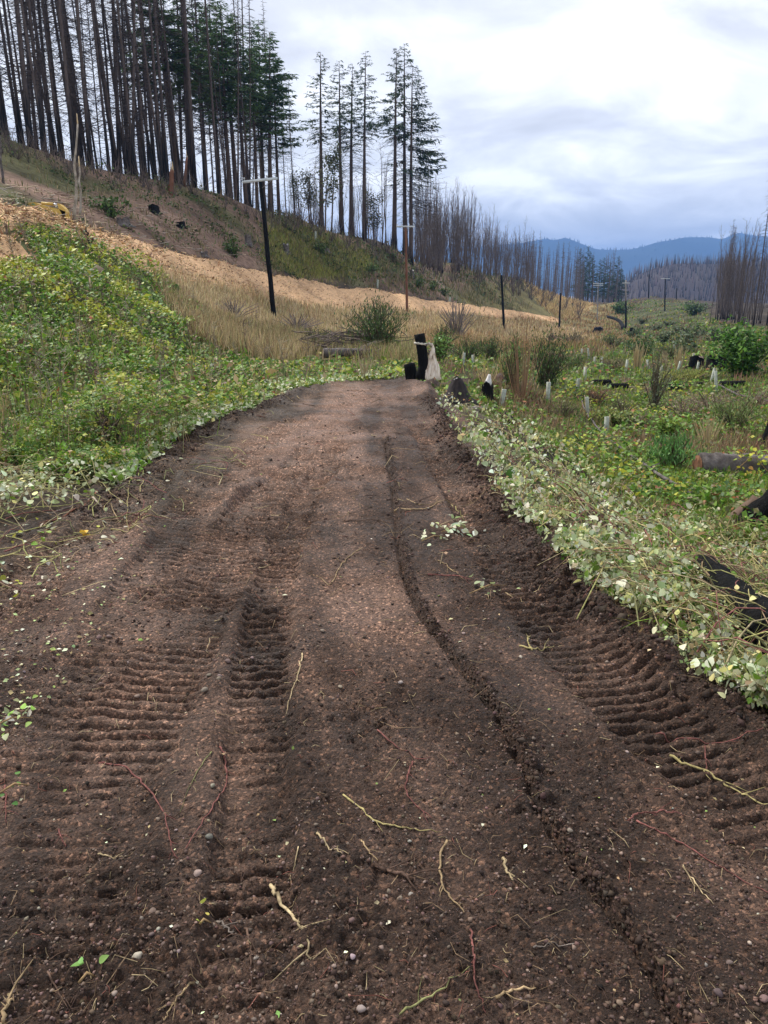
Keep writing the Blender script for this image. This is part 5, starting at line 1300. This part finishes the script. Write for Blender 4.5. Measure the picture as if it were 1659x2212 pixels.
ve = empty('vine', lg0); o = mesh_obj('foliage', np.concatenate(v_.V) - lg0, np.concatenate(v_.F), M_leaf, ve, np.concatenate(v_.C))
mb = MB(); f = np.linspace(.3, 1, 12)[:, None]; mb.tube((lg1 - lg0) * f + np.stack([np.zeros(12), np.full(12, -.22), .2 + .1 * np.sin(f[:, 0] * 17)], -1), .006, (.3, .2, .1), 5); mb.build('stem', M_twig, ve)
tag(ve, 'yellow and green vine leaves hanging over the cut log', 'vine')
# large leaning charred slab at the right edge
p0 = spot(1600, 1150)
e = empty('charred_stump', p0); n = 12; q = np.linspace(0, 1, n)[:, None]
d = np.array([.80, .12, .74]); P = d * q * 1.1 - d * .15 + [0.0, 0, .0]
mb = MB(); mb.tube(P, np.linspace(.12, .15, n), (.02,) * 3, 14, True, .12); mb.build('charred_side', M_char, e, smooth=True)
mb = MB(); P2 = d * q * .55 - d * .2 + [-.06, .12, .0]; mb.tube(P2, np.linspace(.11, .09, n), (.13, .085, .06), 10, True, .15); mb.build('bark', M_wood, e, smooth=True)
mb = MB(); P3 = d * q * 1.1 + [.20, -.10, -.22]; mb.tube(P3, np.linspace(.17, .22, n), (.075, .055, .035), 10, True, .12); mb.build('split_face', M_wood, e, smooth=True)
tag(e, 'large leaning stump with black charred flank and brown split face at the right edge', 'stump')
stump('stump', spot(1668, 962) , .17, .46, M_char, 'black and white burned stump cut by the right edge above the log', (.3, .3, .3), .2, (-.15, 0))
wood_log('charred_log', gA + [0, 0, .11], gB + [0, 0, .14], .095, .125, M_char, 'thick black charred log half buried in the pale leaves at the right', cap=(.02, .02, .02), sides=18, bend=.02)
for i, (x, y, r, lb) in enumerate([(1300,833,.28,'black burned chunk at the left end of the burned patch'),(1335,842,.30,'black burned chunk in the middle of the burned patch'),(1450,842,.4,'black burned chunk right of the grey-green shrub'),(1495,838,.36,'black burned chunk at the right end of the burned patch'),(1583,835,.4,'black burned chunk below the big green bush')]):
    p = spot(x, y); wood_log('burned_chunk', p + [-r, 0, .06], p + [r, .1, .09], .12, .09, M_char, lb, cap=(.03, .03, .03), sides=10)
# yellow digger arm behind the chips
M_yel = mat_noise('yellow_paint', [(.3, (.44, .27, .05)), (.7, (.60, .40, .09))], 8, .5, 0, None, .3, .4)
M_steel = mat_noise('bright_steel', [(.4, (.55, .57, .60)), (.6, (.7, .72, .75))], 5, .3); M_steel.node_tree.nodes['Principled BSDF'].inputs['Metallic'].default_value = .9
pa = spot(100, 468); Yd = pa[1] + .9
A_ = lambda x, y, dy=0: at(x, y - 23, Yd - .5 + dy)
o0 = A_(140, 482); e = empty('excavator_arm', o0)
def plate(name, pts_, th_, mat):
    P = np.array([A_(*q) for q in pts_]) - o0; n = len(P); V = np.concatenate([P, P + [0, th_, 0]])
    mesh_obj(name, V, [list(range(n)), list(range(2 * n - 1, n - 1, -1))] + [[i, n + i, n + (i + 1) % n, (i + 1) % n] for i in range(n)], mat, e)
plate('boom', [(58,461),(75,460),(95,467),(125,474),(141,480),(141,492),(120,486),(95,482),(70,476)], .26, M_yel)
plate('link_plate', [(123,462),(129,464),(140,474),(143,481),(141,495),(134,486),(127,474)], .30, M_yel)
mb = MB(); mb.tube([A_(90, 462, .1) - o0, A_(115, 464, .1) - o0], [.05, .05], (.5,) * 3, 12); c_ = mb.build('cylinder', M_yel, e, smooth=True)
mb = MB(); mb.tube([A_(115, 464, .1) - o0, A_(123, 465, .1) - o0], [.032, .032], (.5,) * 3, 12); mb.build('rod', M_steel, c_, smooth=True)
plate('bucket', [(136,486),(150,500),(146,520),(120,520),(118,505)], .5, M_yel)
tag(e, 'yellow excavator arm with a chrome rod lying behind the wood chip track', 'excavator arm')

# ------------------------------------------------------------------ things lying on the road
P_road = [(-380,1300),(60,1215),(190,1110),(330,995),(480,912),(640,850),(800,832),(930,864),(965,905),(1030,1012),(1100,1102),(1200,1203),(1300,1313),(1400,1384),(1500,1455),(1659,1563),(2000,1800),(2000,2270),(-380,2270)]
def road_pts(poly, n, p_loose=None):
    P = scatter(poly, n); P[:, 2] = RH(P[:, 0], P[:, 1]); return P
sm = SM()
P = road_pts(P_road, 13000); band = clumpy(P[:, 0], P[:, 1], .5, 2); P = P[rng.random(len(P)) < .12 + 2.2 * np.clip(band + .08, 0, 1)]
for k in range(4):
    q = P[k::4]; n = len(q); s_ = np.minimum(np.exp(rng.normal(math.log(.0040), .48, n)), .011) * np.clip(q[:, 1] / 2.5, .8, 3) ** .55
    sm.add(PEB[k], q + np.stack([0 * s_, 0 * s_, s_ * .25], -1), rotations(rng.uniform(0, 6.3, n), rng.normal(0, .3, n), rng.normal(0, .3, n)), s_, pick([(.15, .10, .08), (.21, .155, .125), (.10, .066, .052), (.32, .27, .225), (.22, .125, .09)], n, [.42, .20, .30, .03, .05]))
sm.build('gravel', M_stone, 'small brown and grey gravel scattered over the dirt road', 'gravel')
OCT = ([(1,0,0),(-1,0,0),(0,1,0),(0,-1,0),(0,0,.8),(0,0,-.8)], [(0,2,4),(2,1,4),(1,3,4),(3,0,4),(2,0,5),(1,2,5),(3,1,5),(0,3,5)])
sm = SM(); P = road_pts(P_road, 30000); l, r = edges(P[:, 1]); qd, sd_, _ = along(RUT, P[:, 0], P[:, 1])
pr = .25 + 1.2 * np.clip(clumpy(P[:, 0], P[:, 1], .7, 8), 0, 1) + np.exp(-((r - P[:, 0]) / .25) ** 2) + np.exp(-((P[:, 0] - l) / .3) ** 2) + np.exp(-(qd / .08) ** 2)
P = P[rng.random(len(P)) < pr]; n = len(P); s_ = np.minimum(np.exp(rng.normal(math.log(.0038), .55, n)), .011) * np.clip(P[:, 1] / 2.5, .8, 4) ** .7
sm.add((np.array(OCT[0], float), OCT[1]), P, rotations(rng.uniform(0, 6.3, n), rng.normal(0, .6, n), rng.normal(0, .6, n)), np.stack([s_ * 1.2, s_, s_], -1), pick([(.044, .028, .021), (.075, .049, .038), (.12, .080, .062)], n, [.5, .33, .17], .3))
# crumbly soil along the right berm and the rut
def row(xs, ys, n, spread, size):
    i = rng.uniform(0, len(xs) - 1, n); x = np.interp(i, np.arange(len(xs)), xs) + rng.normal(0, spread, n); y = np.interp(i, np.arange(len(ys)), ys) + rng.normal(0, spread, n)
    P = np.stack([x, y, RH(x, y)], -1); s_ = np.exp(rng.normal(math.log(size), .45, n))
    sm.add((np.array(OCT[0], float), OCT[1]), P, rotations(rng.uniform(0, 6.3, n), rng.normal(0, .7, n), rng.normal(0, .7, n)), np.stack([s_ * 1.25, s_, s_ * .9], -1), jitter((.060, .038, .029), n, .3))
ys = np.linspace(2.4, 12.5, 60); row(edges(ys)[1] - .07, ys, 4200, .07, .0095); ys = np.linspace(5.5, 13, 50); row(edges(ys)[0] + .1, ys, 2200, .10, .010)
row(RUT[:, 0], RUT[:, 1], 1500, .014, .0055)
sm.build('dirt_crumbs', M_wood, 'dark crumbs of loose soil along the berms and ruts of the road', 'soil')
sm = SM(); mb = MB()
for p in road_pts(P_road, 2600):
    ln = np.exp(rng.normal(math.log(.035), .6)) * np.clip(p[1] / 2.5, .8, 2.5); az = rng.uniform(0, 6.3); d = np.array([math.cos(az), math.sin(az)]) * ln; pp = p[:2] + np.array([[-.5], [0], [.5]]) * d + np.array([[0], [1], [0]]) * rng.normal(0, .15 * ln, 2)
    Z = RH(pp[:, 0], pp[:, 1]) + .003 + np.array([0, rng.uniform(0, .2) * ln, rng.uniform(-.02, .35) * ln * (rng.random() < .4)])
    r0 = max(.0011, p[1] * .0005) * rng.uniform(.6, 1.3); c = np.array([(.22, .15, .09), (.12, .075, .055), (.36, .28, .16), (.08, .05, .04), (.20, .08, .06)][rng.choice(5, p=[.3, .3, .15, .17, .08])])
    mb.tube(np.column_stack([pp, Z]), [r0, r0, r0 * .5], c * rng.uniform(.7, 1.3), 3, False)
sm.addmb(mb)
q = road_pts(P_road, 150); n = len(q); sm.add(LEAF, q + [0, 0, .006], rotations(rng.uniform(0, 6.3, n), rng.normal(0, .3, n), rng.normal(0, .3, n)), rng.uniform(.008, .024, n) * np.clip(q[:, 1] / 2.5, .8, 2), pick([SLV, (.5, .42, .25), (.30, .22, .12), (.20, .28, .08)], n, [.25, .25, .35, .15]))
q = road_pts([(-300,1300),(60,1230),(250,1120),(420,1000),(420,1080),(250,1330),(60,1560),(-300,1600)], 420); n = len(q); sm.add(LEAF, q + [0, 0, .006], rotations(rng.uniform(0, 6.3, n), rng.normal(0, .3, n), rng.normal(0, .3, n)), rng.uniform(.012, .035, n), pick([SLV, SLG, (.30, .25, .12), (.20, .28, .08)], n, [.25, .25, .35, .15]))
sm.build('twig_litter', M_twig, 'tiny twigs, rootlets and leaf scraps littering the dirt road', 'litter')
# stones large enough to pick out
bl = lambda x, y: (.5 * x, 1526.5 + .5 * y); br = lambda x, y: (829.5 + .5 * x, 1460 + .5 * y); mr = lambda x, y: (531 + .4 * x, 863 + .4 * y); lz = lambda x, y: (.2 * x, 896 + .2 * y); l4 = lambda x, y: (.4 * x, 863 + .4 * y)
for i, (q, s_) in enumerate([(bl(595,1112),.020),(bl(660,908),.018),(bl(712,1050),.017),(bl(655,998),.012),(bl(760,990),.014),(bl(640,487),.016),(bl(905,590),.018),(bl(733,233),.015),(bl(920,370),.015),(bl(855,738),.018),(bl(500,1270),.014),(bl(1520,975),.014),(bl(1560,1330),.016),(bl(1525,1112),.012),(br(70,1005),.014),(br(115,972),.012),(br(22,972),.011),(br(800,712),.013),(br(1640,1410),.018),(br(1020,1428),.015),(br(545,918),.010),(br(1490,1245),.013),(br(1440,1395),.02),(l4(1125,1485),.020),(l4(1180,1522),.018),(l4(1185,1500),.016),(l4(1105,1580),.024),(l4(740,1580),.018),(l4(588,1258),.020),(l4(535,1280),.022),(l4(760,1373),.018),(l4(1228,1408),.022),(l4(545,1525),.016),(mr(415,1258),.018),(mr(835,1550),.018),(mr(512,1552),.016)]):
    p = on_road(*q); n = 1
    v, f = PEB[i % 4]; me = mesh_obj('stone', v * s_, f, M_stone, None, np.repeat(pick([(.20, .15, .12), (.26, .21, .17), (.33, .28, .24), (.13, .09, .075)], 1), len(v), 0), True, p + [0, 0, s_ * .3]); me.rotation_euler = (rng.normal(0, .2), rng.normal(0, .2), rng.uniform(0, 6.3))
    md = me.modifiers.new('round', 'BEVEL'); md.width = s_ * .22; md.segments = 2
    tag(me, 'small rounded brown-grey stone lying loose on the dirt road', 'stone', 'stones on the road')
# sticks and canes on the road
RDC, YEL, TAN, BRW, GRY, PAL, GRN = (.165, .066, .056), (.30, .25, .11), (.30, .215, .12), (.10, .062, .045), (.20, .165, .14), (.40, .31, .18), (.19, .19, .08)
def cane(name, fn, pts_, col, r, label, lift=.0, hump=0.0):
    P = np.array([on_road(*fn(*q)) for q in pts_]); t_ = np.linspace(0, 1, len(P)); n = max(10, len(P) * 4); u_ = np.linspace(0, 1, n)
    P = np.stack([np.interp(u_, t_, P[:, k]) for k in range(3)], -1)
    for _ in range(3): P[1:-1] = (P[:-2] + 2 * P[1:-1] + P[2:]) / 4
    P[:, 2] = np.maximum(P[:, 2], RH(P[:, 0], P[:, 1])) + r * (.15 + .9 * np.interp(u_, np.linspace(0, 1, 7), rng.uniform(-1, 1.2, 7))) + lift + hump * np.sin(u_ * np.pi)
    P[:, :2] += rng.normal(0, r * .5, (n, 2))
    e = empty(name, P[0]); cc = np.array(col) * (1 + .25 * np.interp(u_, np.linspace(0, 1, 6), rng.normal(0, 1, 6)))[:, None]
    mb = MB(); r = r * .8; mb.tube(P - P[0], np.linspace(r * 1.2, r * .45, n) * (1 + .12 * rng.normal(size=n)), np.clip(cc, .02, .9), 7, True, .10); mb.build('stem', M_twig, e, smooth=True)
    mb = MB()
    for k in range(6):
        j = rng.integers(1, n - 1); d = rng.normal(0, 1, 3); d[2] = abs(d[2]); d /= np.linalg.norm(d); mb.tube([P[j] - P[0], P[j] - P[0] + d * r * 3.2], [r * .45, r * .08], col, 4, False); mb.build('thorn', M_twig, e); mb = MB()
    for k in range(rng.integers(1, 4)):
        j = rng.integers(n // 4, n - 2); d = P[j + 1] - P[j]; d /= np.linalg.norm(d) + 1e-9; sd_ = np.array([-d[1], d[0], .15]) * rng.choice([-1, 1]); ln = r * rng.uniform(7, 22)
        b_ = P[j] - P[0]; g1 = b_ + (d * .7 + sd_ * .6) * ln * .5; g2 = b_ + (d + sd_ * .7) * ln + rng.normal(0, r, 3); mb = MB(); mb.tube([b_, g1, g2], [r * .55, r * .4, r * .15], np.array(col) * .85, 5, False); mb.build('side_shoot', M_twig, e)
    return tag(e, label, 'cane' if 'cane' in name else 'stick')
K = [
 ('cane', bl, [(420,205),(470,215),(540,235),(600,290),(650,345),(690,430),(720,520),(740,620),(768,680)], RDC, .0042, 'long red bramble cane bowed to the right on the lower left of the road'),
 ('cane', bl, [(948,175),(970,200),(978,250),(975,330),(940,430),(880,530),(805,640)], RDC, .0040, 'red cane bowed the other way, facing the long red one'),
 ('twig', bl, [(915,210),(870,260),(830,350),(775,480)], GRN, .0024, 'thin greenish twig between the two facing red canes'),
 ('broken_stick', bl, [(1170,755),(1190,810),(1250,880),(1290,960),(1325,1040),(1340,1120)], PAL, .0065, 'pale yellow broken stick near the bottom centre of the road'),
 ('root', bl, [(1060,930),(1070,980),(1085,1030),(1080,1110),(1088,1180),(1075,1210)], BRW, .0042, 'brown crooked root left of the pale yellow broken stick'),
 ('twig', bl, [(835,1215),(780,1280),(730,1340),(710,1371)], TAN, .0034, 'tan twig leaving the bottom edge of the picture'),
 ('twig', bl, [(200,1140),(240,1190),(290,1285)], BRW, .0034, 'dark brown twig in the bottom left corner of the road'),
 ('broken_stick', bl, [(0,1360),(25,1300),(45,1255)], TAN, .0075, 'thick tan stick cut by the bottom left corner'),
 ('twig', bl, [(420,615),(480,620),(530,630)], PAL, .003, 'short straw-coloured twig left of the foot of the long red cane'),
 ('root', bl, [(935,900),(970,940),(1005,960)], GRY, .0045, 'short thick grey root below the two red canes'),
 ('twig', bl, [(1370,590),(1420,640),(1490,700)], PAL, .0042, 'pale double twig right of the red canes'),
 ('twig', bl, [(1560,605),(1590,660),(1630,710)], TAN, .003, 'thin tan twig below the yellow-green cane'),
 ('twig', bl, [(1290,640),(1270,690),(1240,740)], PAL, .002, 'tiny pale twig above the pale yellow broken stick'),
 ('cane', bl, [(15,300),(20,370),(18,475)], RDC, .004, 'short red cane at the left edge of the picture'),
 ('twig', bl, [(840,460),(750,490),(660,550)], BRW, .0026, 'thin brown twig lying across the long red cane'),
 ('cane', bl, [(250,490),(255,535),(280,575)], RDC, .0034, 'short reddish twig left of the long red cane'),
 ('cane', br, [(-178,550),(-110,590),(-50,650),(20,675),(60,685),(140,697),(255,700)], YEL, .0040, 'yellow-green cane lying in the middle of the road'),
 ('cane', br, [(-30,262),(60,340),(130,400),(200,398)], RDC, .0032, 'thin reddish cane ending in a fork above the yellow-green cane'),
 ('cane', br, [(130,405),(105,450),(88,540),(120,585),(205,645)], RDC, .0038, 'curled red cane just above the yellow-green cane'),
 ('cane', br, [(70,1500),(170,1430),(260,1370),(375,1300)], GRN, .0036, 'green cane lying near the bottom edge, joined to a reddish stem'),
 ('cane', br, [(375,1110),(385,1200),(380,1290),(400,1390),(440,1480)], RDC, .0038, 'reddish upright stem near the bottom edge of the road'),
 ('cane', br, [(1240,320),(1320,365),(1400,395),(1500,450),(1600,510),(1700,560)], YEL, .0062, 'thick yellow cane running off the right edge of the picture'),
 ('cane', br, [(1180,225),(1260,245),(1380,262),(1500,270),(1680,280)], RDC, .0045, 'dark red cane above the thick yellow one at the right edge'),
 ('cane', br, [(1390,290),(1392,340),(1398,385)], RDC, .003, 'tiny red side shoot standing up from the thick yellow cane'),
 ('cane', br, [(1050,640),(1090,605),(1170,605),(1230,620),(1290,640)], RDC, .0036, 'thorny reddish cane piece, upper arm of the forked cane on the right'),
 ('cane', br, [(1085,640),(1180,680),(1290,740),(1400,800),(1480,855),(1600,930),(1680,975)], RDC, .0036, 'long thorny reddish cane running to the lower right edge'),
 ('twig', br, [(1290,820),(1320,870),(1370,930),(1420,990)], PAL, .003, 'straw-coloured twig below the long thorny cane'),
 ('root', br, [(270,740),(245,800),(240,870),(255,930),(290,990),(350,1040)], TAN, .0042, 'tan curved root below the end of the yellow-green cane'),
 ('root', br, [(-40,855),(0,870),(60,880),(120,905),(175,935)], BRW, .0075, 'thick brown root with fine rootlets left of the tan curved root'),
 ('broken_stick', br, [(515,800),(530,840),(555,885)], PAL, .0055, 'pale wood splinter in the middle of the smooth road'),
 ('root', br, [(645,1195),(690,1175),(750,1180),(830,1160)], GRY, .0024, 'thin grey root on the smooth grey patch near the bottom'),
 ('root', br, [(490,1430),(530,1390),(600,1380),(680,1365)], TAN, .0042, 'tan root clump right of the reddish stem at the bottom'),
 ('cane', mr, [(305,1380),(290,1470),(250,1570),(215,1670)], PAL, .004, 'straw-coloured stick right of the deep narrow tread track'),
 ('cane', mr, [(800,595),(900,600),(980,605),(1060,570),(1120,565),(1180,580),(1330,550)], TAN, .0058, 'long tan cane lying across the right half of the road'),
 ('cane', mr, [(870,550),(930,580),(1010,590),(1050,560)], TAN, .0045, 'tan cane crossing just above the long tan one'),
 ('cane', mr, [(1110,565),(1150,600),(1180,635)], YEL, .0055, 'short yellow cane beside the pale leaf clump'),
 ('cane', mr, [(985,945),(1060,940),(1150,955),(1230,975)], RDC, .005, 'red cane lying below the pale leaf clump'),
 ('cane', mr, [(625,805),(560,850),(510,900),(470,990),(440,1010),(420,970),(330,945)], TAN, .004, 'tan hooked cane left of the dark rut'),
 ('cane', mr, [(1480,1310),(1545,1345),(1620,1320),(1670,1295)], YEL, .0055, 'yellow split cane, the long arm of a V on the right track'),
 ('cane', mr, [(1545,1345),(1520,1280),(1540,1235)], YEL, .0050, 'yellow split cane, the short arm of a V on the right track'),
 ('cane', mr, [(1330,400),(1315,450),(1325,520)], YEL, .005, 'yellow cane hanging over the berm on the right'),
 ('twig', mr, [(520,655),(600,655),(700,650),(800,665)], BRW, .004, 'thin brown twig ending at the dark rut'),
 ('twig', mr, [(1040,870),(1100,910),(1180,960)], TAN, .004, 'tan twig just above the red cane'),
 ('twig', mr, [(1400,1025),(1450,1040),(1500,1075)], TAN, .005, 'tan bent twig on the right tread track'),
 ('cane', lz, [(1440,580),(1420,690),(1400,870),(1370,1020),(1370,1150),(1395,1290)], YEL, .0050, 'tall thin yellow cane lying up the left side of the road'),
 ('cane', lz, [(1195,1215),(1300,1235),(1395,1295),(1550,1260),(1680,1225)], YEL, .0055, 'yellow branching cane at the foot of the tall thin one'),
 ('cane', lz, [(1395,1245),(1500,1190),(1680,1130)], YEL, .005, 'yellow cane sloping up to the right from the branching one'),
 ('broken_stick', lz, [(1040,850),(960,960),(850,1050),(700,1120),(540,1190),(375,1255)], (.15, .065, .04), .011, 'thick reddish brown stick below the heap of clippings'),
 ('broken_stick', lz, [(500,1090),(640,1050),(760,1000),(880,940),(960,920)], GRY, .012, 'grey stick lying along the edge of the heap of clippings'),
 ('broken_stick', lz, [(960,930),(1060,990),(1120,1030)], (.33, .27, .21), .012, 'short pale grey stick at the right end of the grey one'),
 ('cane', lz, [(0,1545),(120,1520),(260,1450),(420,1380)], YEL, .005, 'yellow cane with small green leaves at the left edge'),
 ('cane', lz, [(1195,990),(1240,1080),(1300,1165)], TAN, .006, 'tan stick left of the tall thin yellow cane'),
 ('cane', lz, [(1130,760),(1170,820),(1205,920)], TAN, .005, 'tan twig at the right end of the heap of clippings'),
]
for a in K: cane(*a, lift=.002)
def cutting(px, py, n, w_, size, label, cols, prob=None):
    p = on_road(px, py); e = empty('bramble_cutting', p); Q = np.stack([rng.normal(0, w_, n), rng.normal(0, w_, n), np.zeros(n)], -1); Q[:, 2] = RH(p[0] + Q[:, 0], p[1] + Q[:, 1]) - p[2] + rng.uniform(.005, .07, n)
    sm = SM(); sm.add(OV, Q, rotations(rng.uniform(0, 6.3, n), rng.normal(.2, .5, n), rng.normal(0, .5, n)), size * rng.uniform(.6, 1.25, n), pick(cols, n, prob)); mesh_obj('foliage', np.concatenate(sm.V), np.concatenate(sm.F), M_leaf, e, np.concatenate(sm.C))
    mb = MB(); mb.tube([(-w_ * 1.5, -w_, .02), (0, 0, .04), (w_ * 1.4, w_ * .6, .02)], [.004, .004, .002], (.3, .2, .1), 5); mb.build('stem', M_twig, e)
    return tag(e, label, 'leaves')
cutting(*mr(1135, 700), 46, .075, .05, 'clump of pale cut bramble leaves on the right half of the road', [SLV, SLG, (.62, .66, .55)])
cutting(*mr(1015, 745), 14, .06, .035, 'small scatter of pale leaves left of the pale leaf clump', [SLV, SLG])
cutting(*mr(1310, 1030), 12, .08, .04, 'few pale leaves lying on the inner side of the right tread track', [SLV, SLG])
cutting(*bl(55, 60), 26, .05, .034, 'pale green leaf clump at the left edge of the road', [SLV, SLG, (.25, .4, .06)])
cutting(*bl(380, 1180), 3, .012, .028, 'single green leaf at the bottom left of the road', [(.16, .28, .07)])
cutting(*bl(885, 970), 3, .012, .022, 'single yellow-green leaf at the bottom of the road', [(.38, .45, .08)])
cutting(*bl(65, 345), 6, .03, .024, 'few green leaves by the short red cane at the left edge', [(.10, .22, .05)])
cutting(*lz(860, 1325), 3, .02, .06, 'single yellow leaf on the soil below the thick reddish stick', [(.60, .40, .06)])
cutting(*lz(450, 1410), 5, .04, .05, 'bright green leaves on the yellow cane at the left edge', [(.22, .38, .06)])
cutting(*lz(530, 1300), 7, .04, .045, 'pale leaves on the soil below the thick reddish stick', [SLV, SLG])
